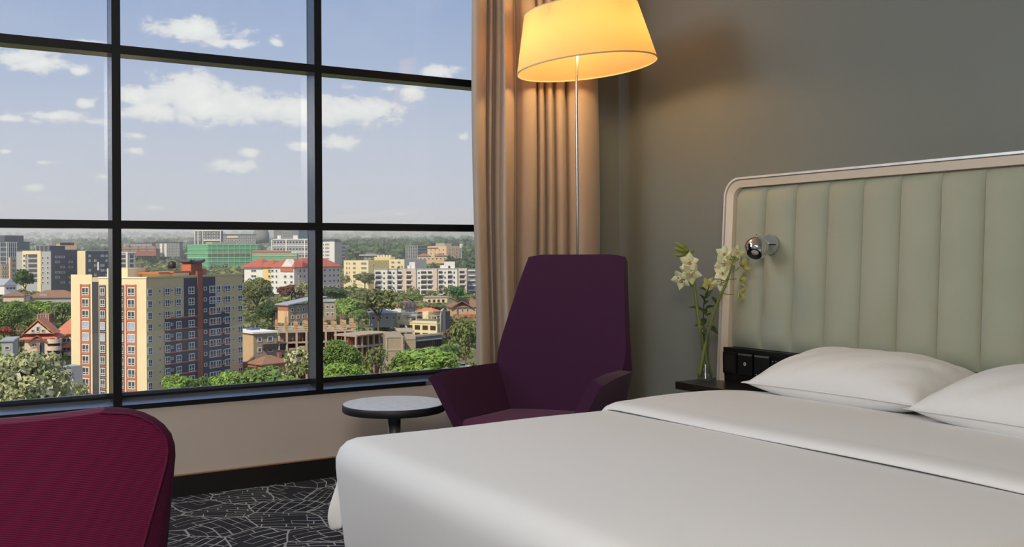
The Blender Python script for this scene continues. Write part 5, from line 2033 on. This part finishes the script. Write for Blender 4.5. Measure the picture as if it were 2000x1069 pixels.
    g2.hexa([(-1, -1, h.ztop), (h.la + 6, -1, h.ztop + 2.6), (h.la + 6, h.lb + 1, h.ztop + 2.6), (-1, h.lb + 1, h.ztop), (-1, -1, h.ztop + 0.4), (h.la + 6, -1, h.ztop + 3.0), (h.la + 6, h.lb + 1, h.ztop + 3.0), (-1, h.lb + 1, h.ztop + 0.4)])
    g2.build('roof', C['metalr'], h.root, world=False)
    for i in range(4):
        for k in range(3):
            h.win('r', W_PLAIN, h.la * (0.15 + 0.22 * i), h.ztop - 1.8 - 2.8 * k, 1.2, 1.5)
    h = Bld('block_annex', 'grey block house with flat metal roof just right of the thick mullion', 632, 395, 12, 656, 625, 590, 625, wall=C['block'], roof=C['metalr'])
    for i in range(2):
        for k in range(2):
            h.win('r', W_PLAIN, h.la * (0.3 + 0.4 * i), h.ztop - 2 - 3 * k, 1.3, 1.6)
    # ---- construction skeleton
    s = Bld('unfinished_building', 'unfinished concrete frame building with formwork and rebar on top', 540, 330, 14, 695, 478, 648, 760, wall=None, body=False)
    z0 = s.ztop
    s.la = s.sx(692)
    dep = 26
    for k in range(4):
        z = z0 - 3.6 * k
        s.box('slab', C['conc'], (0, 0, z - 0.5), (s.la, dep, z))
    s.box('back_wall', C['brick'], (1, 6, s.zbase), (s.la - 1, 6.4, z0 - 0.5))
    nc = 8
    for i in range(nc + 1):
        u = s.la * i / nc
        s.box('column', C['conc'], (u - 0.35, -0.15, s.zbase), (u + 0.35, 0.6, z0 - 0.1))
        if i < nc:
            s.box('infill_wall', C['block'], (u + 0.4, 0.3, z0 - 7.7), (u + s.la / nc - 0.4, 0.6, z0 - 6.2 + (i % 3) * 0.6))
            if i % 2:
                s.box('infill_wall', C['block'], (u + 0.4, 0.3, z0 - 11.2), (u + s.la / nc - 0.4, 0.6, z0 - 8.6))
        for j in range(3):
            s.box('prop', C['timber'], (u + 1 + j * 1.0, 1.5, z0 - 3.6), (u + 1.1 + j * 1.0, 1.65, z0 - 0.5))
    for i in range(nc + 1):
        for j, y in enumerate((1.0, 9.0, 17.0)):
            u = s.la * i / nc
            hgt = 2.6 + ((i * 5 + j * 3) % 4) * 0.5
            s.box('column_form', C['timber'], (u - 0.4, y - 0.4, z0), (u + 0.4, y + 0.4, z0 + hgt * 0.8))
            for q in range(4):
                s.box('form_brace', C['sand'], (u - 0.6, y - 0.6, z0 + 0.3 + q * 0.6), (u + 0.6, y - 0.42, z0 + 0.45 + q * 0.6))
            for dx in (-0.25, 0.25):
                s.box('rebar', C['brtile'], (u + dx - 0.05, y - 0.05, z0 + hgt * 0.8), (u + dx + 0.05, y + 0.05, z0 + hgt + 1.8))
    for i in range(14):
        x = rnd.uniform(1, s.la - 3)
        y = rnd.uniform(2, 20)
        s.box('timber_stack', C['timber'] if i % 3 else C['conc'], (x, y, z0), (x + rnd.uniform(1, 3), y + 0.8, z0 + rnd.uniform(0.3, 0.9)))
    d = Bld('unfinished_wing', 'dark open side of the unfinished frame running back to the right', 695, 322, 56, 762, 690, 655, 740, wall=None, body=False)
    zz = d.ztop
    for k in range(3):
        d.box('slab', C['conc'], (0, -0.4, zz - 0.6 - 3.6 * k), (d.la, 10, zz - 3.6 * k))
    d.box('back_wall', C['brick'], (0.5, 4, d.zbase), (d.la, 4.3, zz - 0.6))
    for i in range(7):
        u = d.la * i / 6
        d.box('column', C['conc'], (u - 0.25, -0.2, d.zbase), (u + 0.25, 0.4, zz))
        d.box('plank', C['timber'], (u, -1.6, zz - 0.1), (u + d.la / 7, -0.4, zz + 0.1))
    s = Bld('stone_side_building', 'sandy block building with a flat pale roof left of the unfinished frame', 495, 322, 40, 540, 455, 651, 735, wall=C['block'])
    s.box('sand_wall', C['sand'], (-0.2, 0, s.zbase), (0, s.lb, s.ztop - 0.6))
    s.box('roof_slab', C['white'], (-0.8, -0.8, s.ztop - 0.2), (s.la, s.lb, s.ztop + 0.35))
    s.box('tarpaulin', C['pool'], (3, 8, s.ztop + 0.35), (6, 12, s.ztop + 0.9))
    s.box('balcony', C['dark'], (3, -1.2, s.ztop - 5.5), (s.la, -0.05, s.ztop - 3.8))
    for k in range(2):
        s.win('r', W_PLAIN, 2.0, s.ztop - 2.2 - 3.4 * k, 1.5, 1.6)
        s.win('r', W_PLAIN, s.la * 0.7, s.ztop - 2.2 - 3.4 * k, 1.9, 1.8)
    s = Bld('low_tiled_sheds', 'low brown tiled sheds below the unfinished frame', 512, 285, 50, 562, 470, 712, 760, wall=C['terra'])
    s.hip(C['brtile'], (0, 0), (s.la, 7), s.ztop, 2.0)
    s.hip(C['brtile'], (0, 3), (6, s.lb), s.ztop - 0.8, 1.8, along='y')
    s.box('chimney', C['brick'], (s.la * 0.8, 2, s.ztop), (s.la * 0.8 + 1, 3, s.ztop + 2.6))
    s.win('r', W_PLAIN, s.la * 0.3, s.ztop - 1.5, 1.4, 1.4)
    # ---- block wall building at right
    k_ = Bld('blank_block_building', 'tall blank concrete block building above the right hand trees', 752, 262, 10, 786, 748, 657, 760, wall=C['block'])
    for z in (0, 3.4, 6.8, 10.2):
        k_.box('ring_beam', C['conc'], (-0.15, -0.15, k_.ztop - z - 0.45), (k_.la + 0.15, 0, k_.ztop - z))
    for u in (0, 1):
        k_.box('corner_column', C['conc'], (u * (k_.la - 0.5), -0.2, k_.zbase), (u * (k_.la - 0.5) + 0.5, 0, k_.ztop))
    k_ = Bld('recessed_block_bay', 'recessed grey bay of block wall beside the blank building', 791, 270, 8, 811, 786, 660, 760, wall=C['block'])
    k_.box('ring_beam', C['conc'], (0, -0.15, k_.ztop - 0.5), (k_.la, 0, k_.ztop))
    k_ = Bld('long_grey_wing', 'long grey wing with a window row running behind the right hand trees', 811, 275, 50, 862, 806, 659, 760, wall=C['mgrey'], roof=C['conc'])
    for i in range(12):
        for q in range(2):
            k_.win('r', W_DARK, k_.la * (i + 0.5) / 12, k_.ztop - 2.2 - 3.2 * q, 1.3, 1.7, (None, C['dark']))
    k_.box('ring_beam', C['lgrey'], (0, -0.2, k_.ztop - 1.1), (k_.la, 0, k_.ztop - 0.8))
    k_ = Bld('rooftop_pavilion', 'dark open rooftop shelter between the block building and terrace', 778, 330, 10, 806, 772, 650, 665, wall=C['charcoal'], roof=C['conc'])
    for i in range(3):
        k_.box('post', C['lgrey'], (k_.la * i / 2.2, -1.2, k_.zbase), (k_.la * i / 2.2 + 0.3, -0.9, k_.ztop))


# ---------------------------------------------------------------- trees
def leaf_cloud(nclump, nleaf, seed, leaf=0.10, squash=0.8, fill=1.0, spread=0.30):
    """unit crown: leaf quads over clumps on an ellipsoid of radius 1"""
    rs = np.random.RandomState(seed)
    u = rs.normal(size=(nclump, 3))
    u /= np.linalg.norm(u, axis=1)[:, None]
    u[:, 2] = np.where(u[:, 2] < -0.35, -u[:, 2] * 0.8, u[:, 2])
    cen = u * rs.uniform(0.35, 0.78, size=(nclump, 1)) * fill
    rad = rs.uniform(0.75, 1.25, size=nclump) * spread
    vs_, fs = [], []
    for i in range(nclump):
        n = rs.normal(size=(nleaf, 3))
        n /= np.linalg.norm(n, axis=1)[:, None]
        n[:, 2] = np.where(n[:, 2] < -0.3, np.abs(n[:, 2]), n[:, 2])
        p = cen[i] + n * rad[i] * rs.uniform(0.72, 1.05, size=(nleaf, 1))
        nn = n + rs.normal(size=(nleaf, 3)) * 0.45
        nn /= np.linalg.norm(nn, axis=1)[:, None]
        a = np.cross(nn, rs.normal(size=(nleaf, 3)))
        a /= np.linalg.norm(a, axis=1)[:, None]
        b = np.cross(nn, a)
        s = leaf * rs.uniform(0.6, 1.3, size=(nleaf, 1))
        q = np.stack([p - a * s - b * s * 0.6, p + a * s - b * s * 0.6, p + a * s + b * s * 0.6, p - a * s + b * s * 0.6], axis=1)
        q[:, :, 2] *= squash
        vs_.append(q.reshape(-1, 3))
    V = np.concatenate(vs_)
    return V


def quads_mesh(name, V, m=None):
    me = bpy.data.meshes.new(name)
    nq = len(V) // 4
    me.vertices.add(len(V))
    me.vertices.foreach_set('co', V.astype(np.float32).ravel())
    me.loops.add(len(V))
    me.loops.foreach_set('vertex_index', np.arange(len(V), dtype=np.int32))
    me.polygons.add(nq)
    me.polygons.foreach_set('loop_start', np.arange(0, len(V), 4, dtype=np.int32))
    me.polygons.foreach_set('loop_total', np.full(nq, 4, dtype=np.int32))
    me.materials.append(m)
    me.update(calc_edges=True)
    return me


def leafmat(name, rgb, isl=0.35):
    m = bpy.data.materials.new(name)
    m.use_nodes = True
    t = NT(m.node_tree)
    t.n.clear()
    g = t.new('ShaderNodeNewGeometry')
    hs = t.new('ShaderNodeHueSaturation')
    hs.inputs['Color'].default_value = (*lin(rgb), 1)
    t.put(hs.inputs['Value'], t.srange(g.outputs['Random Per Island'], 0, 1, 'LINEAR', 1 - isl, 1 + isl))
    t.put(hs.inputs['Hue'], t.srange(g.outputs['Random Per Island'], 0, 1, 'LINEAR', 0.485, 0.515))
    d = t.new('ShaderNodeBsdfDiffuse')
    tl = t.new('ShaderNodeBsdfTranslucent')
    t.l.new(hs.outputs[0], d.inputs[0])
    t.l.new(hs.outputs[0], tl.inputs[0])
    mx = t.new('ShaderNodeMixShader')
    mx.inputs[0].default_value = 0.3
    t.l.new(d.outputs[0], mx.inputs[1])
    t.l.new(tl.outputs[0], mx.inputs[2])
    o = t.new('ShaderNodeOutputMaterial')
    t.l.new(mx.outputs[0], o.inputs[0])
    return m


LF = dict(
    olive=leafmat('olive leaves', (138, 146, 100)), green=leafmat('green leaves', (130, 154, 92)), bright=leafmat('bright green leaves', (150, 178, 98)),
    dark=leafmat('dark green leaves', (96, 118, 82)), blossom=leafmat('grey green blossom leaves', (178, 182, 140), 0.5), purple=leafmat('purple leaves', (140, 98, 96)),
    red=leafmat('red blossom', (172, 110, 92)), bare=leafmat('dry twig foliage', (146, 132, 108)), emerald=leafmat('emerald leaves', (90, 136, 88)), white=leafmat('cream blossom', (214, 210, 178), 0.3))
M_trunk = S('tree bark', (112, 96, 80), rough=0.95, var=0.2, vscale=3)
CROWNS = {}


def crown(kind, mkey):
    key = (kind, mkey)
    if key not in CROWNS:
        sp = {'big': (64, 170, 11, 0.034, 0.82, 1.0, 0.27), 'mid': (30, 90, 12, 0.07, 0.85, 1.0, 0.30), 'flat': (34, 90, 13, 0.06, 0.55, 1.0, 0.28), 'small': (18, 60, 14, 0.10, 0.9, 1.0, 0.36), 'tall': (30, 80, 15, 0.075, 1.3, 0.9, 0.30), 'thin': (30, 28, 16, 0.06, 0.9, 1.0, 0.26)}[kind]
        CROWNS[key] = quads_mesh('crown', leaf_cloud(sp[0], sp[1], sp[2], sp[3], sp[4], sp[5], sp[6]), LF[mkey])
    return CROWNS[key]


def tree(px, yt, yb, wpx, D, kind, mkey, label, name='tree', extra=None, seed=0):
    """crown spans the given rows and width of the photo at distance D; trunk down to the ground"""
    c = at(px, (yt + yb) / 2, D)
    rx = wpx * D / FPX / 2
    rz = (yb - yt) * D / FPX / 2
    zg = min(zground(D), c.z - rz) - 1
    root = empty(name, (c.x, c.y, zg), label=label, cat='tree')
    me = crown(kind, mkey)
    sq = {'big': 0.82, 'mid': 0.85, 'flat': 0.55, 'small': 0.9, 'tall': 1.3, 'thin': 0.9}[kind]
    child(me, 'crown', root, (0, 0, c.z - zg), seed * 1.3, (rx, rx, rz / sq))
    if extra:
        child(crown('thin', extra), 'blossom', root, (0, 0, c.z - zg), seed * 2.1 + 1, (rx * 1.03, rx * 1.03, rz / 0.9 * 1.03))
    H = c.z - zg
    tr = max(0.18, rx * 0.06)
    pts = [(0, 0, 0), (0.02 * rx, 0, H * 0.5), (0.06 * rx, 0.03 * rx, H)]
    MB().tube(pts, [tr, tr * 0.8, tr * 0.4], 7).build('trunk', M_trunk, root, world=False)
    rr = random.Random(seed + int(px))
    for k in range(4):
        a = rr.uniform(0, 6.28)
        MB().tube([(0.03 * rx, 0, H - rz * 0.6), (math.cos(a) * rx * 0.3, math.sin(a) * rx * 0.3, H - rz * 0.1), (math.cos(a) * rx * 0.6, math.sin(a) * rx * 0.6, H + rz * 0.3)], [tr * 0.5, tr * 0.35, tr * 0.12], 5).build('branch', M_trunk, root, world=False)
    return root


def palm(px, yt, yb, wpx, D, label):
    c = at(px, yt + (yb - yt) * 0.28, D)
    zg = zground(D) - 1
    root = empty('palm_tree', (c.x, c.y, zg), label=label, cat='tree')
    H = c.z - zg
    MB().tube([(0, 0, 0), (0.1, 0.1, H * 0.6), (0, 0, H)], [0.35, 0.28, 0.2], 8).build('trunk', M_trunk, root, world=False)
    Rr = wpx * D / FPX / 2
    rr = random.Random(9)
    for k in range(17):
        a = k * 2.399
        lift = 0.55 - 0.9 * (k / 17)
        V = []
        fs = []
        mb = MB()
        prev = None
        for i in range(13):
            u = i / 12
            r_ = Rr * u * (1 - 0.15 * u)
            z = H + Rr * (lift * u + 0.35 * u - 1.1 * u * u)
            p = Vector((math.cos(a) * r_, math.sin(a) * r_, z))
            s = Vector((-math.sin(a), math.cos(a), 0))
            if i:
                for sg in (-1, 1):
                    w = Rr * 0.20 * math.sin(PI * min(1, u + 0.12)) + 0.05
                    q = p + s * sg * w - Z * w * 0.9 + (p - prev) * 0.5
                    q2 = prev + s * sg * w - Z * w * 0.9 + (p - prev) * 0.75
                    mb.add([prev, prev + (p - prev) * 0.6, q, q2], [(0, 1, 2, 3)])
            prev = p
        mb.build('frond', LF['bright'] if k < 2 else LF['dark'], root, world=False)
    return root


def trees():
    T = [
        (52, 676, 900, 205, 135, 'big', 'blossom', 'big grey-green tree covered in pale blossom filling the lower left corner', 'white'),
        (150, 742, 800, 60, 150, 'thin', 'blossom', 'thin pale blossoming shrub tree in front of the tower foot', None),
        (346, 724, 800, 70, 205, 'mid', 'bright', 'bright green tree before the slate part of the tower', None),
        (398, 728, 800, 62, 210, 'mid', 'green', 'rounded green tree right of the bright one at the tower foot', None),
        (448, 716, 800, 80, 195, 'mid', 'bright', 'light green tree at the right corner of the tower foot', None),
        (516, 706, 800, 110, 190, 'mid', 'green', 'spreading green tree below the brown tiled sheds', None),
        (566, 728, 800, 90, 175, 'mid', 'bright', 'low bright green tree left of the white blossoming one', None),
        (586, 672, 770, 74, 215, 'mid', 'olive', 'tree with white blossom clusters left of the thick mullion', 'white'),
        (664, 660, 760, 100, 225, 'big', 'green', 'dense star-leaved green tree just right of the thick mullion', None),
        (672, 704, 800, 130, 185, 'big', 'bright', 'broad bright green tree along the sill right of the thick mullion', None),
        (732, 668, 760, 62, 240, 'thin', 'olive', 'loose olive tree left of the blank block building', None),
        (838, 674, 760, 160, 205, 'flat', 'bright', 'wide flat-topped green tree in front of the long grey wing', None),
        (800, 684, 760, 90, 215, 'flat', 'green', 'flat-topped acacia overlapping the blank block building', None),
        (908, 606, 730, 76, 250, 'thin', 'olive', 'tall sparse olive tree beside the curtain', None),
        (878, 640, 668, 46, 300, 'thin', 'bare', 'dry leafless-looking tree over the grey wing', None),
        (48, 522, 575, 46, 430, 'tall', 'dark', 'tall dark tree in front of the cream framed office', None),
        (20, 585, 665, 90, 370, 'big', 'green', 'large green tree at the left edge behind the villa', None),
        (75, 583, 625, 70, 400, 'mid', 'bright', 'bright green tree above the villa gable', None),
        (120, 585, 640, 60, 390, 'mid', 'green', 'full green tree between the villa and the tower', None),
        (40, 630, 690, 46, 350, 'thin', 'bare', 'bare branching tree left of the villa', None),
        (8, 635, 665, 40, 345, 'mid', 'red', 'small red flowering tree at the left edge', None),
        (500, 540, 612, 80, 430, 'big', 'olive', 'big olive tree right of the tower top', None),
        (530, 590, 640, 80, 400, 'big', 'dark', 'dark full tree left of the peach house', None),
        (568, 552, 592, 60, 440, 'mid', 'purple', 'dusky purple-leaved tree below the red roofs', None),
        (590, 545, 590, 40, 425, 'thin', 'blossom', 'pale blossoming tree right of the purple one', None),
        (648, 556, 600, 70, 430, 'mid', 'dark', 'dark green tree right of the thick mullion below the red roofs', None),
        (682, 575, 640, 66, 380, 'mid', 'bright', 'vivid light green tree left of the umbrella-shaped tree', None),
        (738, 556, 636, 104, 400, 'mid', 'olive', 'broad umbrella-shaped olive tree below the white apartments', None),
        (700, 600, 640, 50, 375, 'mid', 'green', 'green shrub tree below the umbrella-shaped one', None),
        (893, 556, 592, 36, 440, 'mid', 'emerald', 'round emerald tree in front of the white apartments', None),
        (845, 590, 618, 60, 415, 'mid', 'olive', 'low olive tree behind the terrace building', None),
        (805, 572, 592, 60, 460, 'mid', 'green', 'small green tree between red roof and white apartments', None),
        (905, 575, 600, 50, 450, 'tall', 'green', 'green trees clump above the timber gable house', None),
        (712, 530, 560, 50, 560, 'mid', 'olive', 'olive tree before the cream flats', None),
    ]
    for i, (px, yt, yb, w, D, k, m_, lab, ex) in enumerate(T):
        tree(px, yt, yb, w, D, k, m_, lab, extra=ex, seed=i + 1)
    palm(880, 655, 735, 62, 235, 'royal palm with one bright yellow frond at the right')


def woodland(name, label, mkey, regions, seed, leaf=1.0, nl=46):
    """uncountable tree cover: leaf clumps scattered over patches of the slope, one object"""
    rs = np.random.RandomState(seed)
    unit = [leaf_cloud(5, nl // 5, seed + k, 0.20, 0.9, 1.0, 0.5) for k in range(6)]
    out = []
    for (px0, px1, D0, D1, n, hmin, hmax) in regions:
        for _ in range(n):
            D = math.sqrt(rs.uniform(D0 * D0, D1 * D1))
            px = rs.uniform(px0, px1)
            P = at(px, 500, D)
            h = rs.uniform(hmin, hmax)
            r_ = h * rs.uniform(0.4, 0.65)
            z = zground(D)
            V = unit[rs.randint(6)].copy()
            a = rs.uniform(0, 6.28)
            c_, s_ = math.cos(a), math.sin(a)
            x = V[:, 0] * c_ - V[:, 1] * s_
            y = V[:, 0] * s_ + V[:, 1] * c_
            V[:, 0], V[:, 1] = x * r_ + P.x, y * r_ + P.y
            V[:, 2] = V[:, 2] * h * 0.5 + z + h * 0.5
            out.append(V)
    me = quads_mesh(name, np.concatenate(out), LF[mkey])
    o = bpy.data.objects.new(name, me)
    COL.objects.link(o)
    tag(o, label, 'trees', kind='stuff')


def vegetation():
    woodland('distant_woodland', 'hazy blue-green woodland along the far skyline', 'dark', [(-60, 960, 1500, 3200, 900, 14, 26), (-60, 960, 3200, 6000, 500, 20, 34), (960, 1700, 1100, 3200, 900, 14, 26), (960, 1700, 3200, 6000, 350, 20, 34)], 21, nl=25)
    woodland('hillside_woodland', 'dark wooded hillside above the roofs', 'dark', [(640, 960, 900, 1500, 420, 16, 26), (225, 520, 900, 1400, 300, 12, 20), (-40, 225, 720, 1300, 330, 12, 20), (60, 110, 700, 760, 14, 16, 24), (880, 960, 640, 900, 70, 12, 18), (960, 1600, 560, 1100, 420, 12, 20)], 22)
    woodland('slope_woodland', 'olive green tree cover between the flats and houses', 'olive', [(640, 960, 600, 900, 150, 9, 14), (225, 600, 600, 880, 120, 9, 14), (460, 700, 400, 560, 90, 8, 12), (640, 960, 400, 560, 110, 6, 10), (-40, 140, 480, 560, 60, 6, 9), (960, 1600, 330, 600, 260, 8, 13)], 23)
    woodland('garden_woodland', 'green garden trees filling the plots between the buildings', 'green', [(-60, 140, 345, 440, 70, 7, 12), (420, 700, 350, 440, 60, 6, 10), (690, 960, 345, 430, 70, 4, 8), (690, 960, 215, 300, 60, 5, 9), (420, 760, 180, 290, 90, 5, 9), (-80, 140, 170, 300, 60, 5, 9), (960, 1700, 90, 340, 240, 6, 11), (-300, 960, 90, 175, 130, 4, 8)], 24)


def small_things():
    # white car parked under the palm
    D = 238
    P = at(902, 716, D)
    c = empty('car', (P.x, P.y, P.z - 0.7), math.atan2(R.y, R.x) + 0.5, label='small white car parked at the foot of the palm', cat='car')
    mw = C['white']
    g = MB()
    prof = [(-2.1, 0.3), (-2.1, 0.75), (-1.6, 0.95), (-1.0, 1.45), (0.5, 1.45), (1.1, 0.95), (2.0, 0.8), (2.1, 0.3)]
    v = [(x, -0.85, z) for x, z in prof] + [(x, 0.85, z) for x, z in prof]
    n = len(prof)
    g.add(v, [tuple(range(n)), tuple(range(n, 2 * n))[::-1]] + [(i, (i + 1) % n, n + (i + 1) % n, n + i) for i in range(n)])
    g.build('body', mw, c, world=False)
    for s in (-1, 1):
        MB().box((-0.95, s * 0.86 - 0.02, 0.98), (0.55, s * 0.86 + 0.02, 1.36)).build('side_window', C['dark'], c, world=False)
        for x in (-1.3, 1.3):
            MB().lathe((x, s * 0.72, 0.32), [(0.32, 0), (0.32, s * 0.18)], 16, axis=(0, 1, 0)).build('wheel', C['tank'], c, world=False)
    # telecom mast on the slope
    P = at(901, 512, 760)
    zb_, zt_ = zground(760), zat(901, 474, 760)
    m_ = empty('telecom_mast', (P.x, P.y, zb_), label='thin pale telecom mast right of the peach building', cat='mast')
    MB().tube([(P.x, P.y, zb_), (P.x, P.y, zt_)], [0.6, 0.35], 8).build('pole', C['lgrey'], m_)
    for k in range(3):
        a = k * 2.1
        MB().box((P.x + math.cos(a) * 1.0 - 0.3, P.y + math.sin(a) * 1.0 - 0.3, zt_ - 4), (P.x + math.cos(a) * 1.0 + 0.3, P.y + math.sin(a) * 1.0 + 0.3, zt_ - 1)).build('antenna_panel', C['white'], m_)
    # garden lamp post among the trees behind the villa
    P = at(107, 600, 385)
    zb_ = zground(385)
    m_ = empty('street_lamp', (P.x, P.y, zb_), label='slim grey street lamp post between the villa trees', cat='lamp')
    zt_ = zat(107, 598, 385)
    MB().tube([(P.x, P.y, zb_), (P.x, P.y, zt_)], [0.14, 0.1], 8).build('pole', C['mgrey'], m_)
    MB().box((P.x - 0.2, P.y - 0.2, zt_), (P.x + 1.0, P.y + 0.2, zt_ + 0.15)).build('lantern', C['lgrey'], m_)


def haze():
    """humid air over the city, from beyond the nearest buildings to the hills"""
    m = bpy.data.materials.new('humid air')
    m.use_nodes = True
    t = NT(m.node_tree)
    t.n.clear()
    v = t.new('ShaderNodeVolumeScatter')
    v.inputs['Color'].default_value = (0.94, 0.96, 1.0, 1)
    v.inputs['Density'].default_value = 0.00032
    v.inputs['Anisotropy'].default_value = 0.0
    o = t.new('ShaderNodeOutputMaterial')
    t.l.new(v.outputs[0], o.inputs['Volume'])
    g = MB()
    vv = []
    for z in (-60, 130):
        for D, s0, s1 in ((330, -1.3, 0.9), (9500, -1.3, 0.9)):
            for s in (s0, s1):
                p = F * D + R * (s * D)
                vv.append((p.x, p.y, z))
    g.add(vv, [(0, 1, 3, 2), (4, 6, 7, 5), (0, 4, 5, 1), (2, 3, 7, 6), (0, 2, 6, 4), (1, 5, 7, 3)])
    g.build('haze', m, None, kind='stuff', label='thin humid haze over the distant city and hills', cat='haze')


ground()
tower()
blocks()
trees()
vegetation()
small_things()
haze()
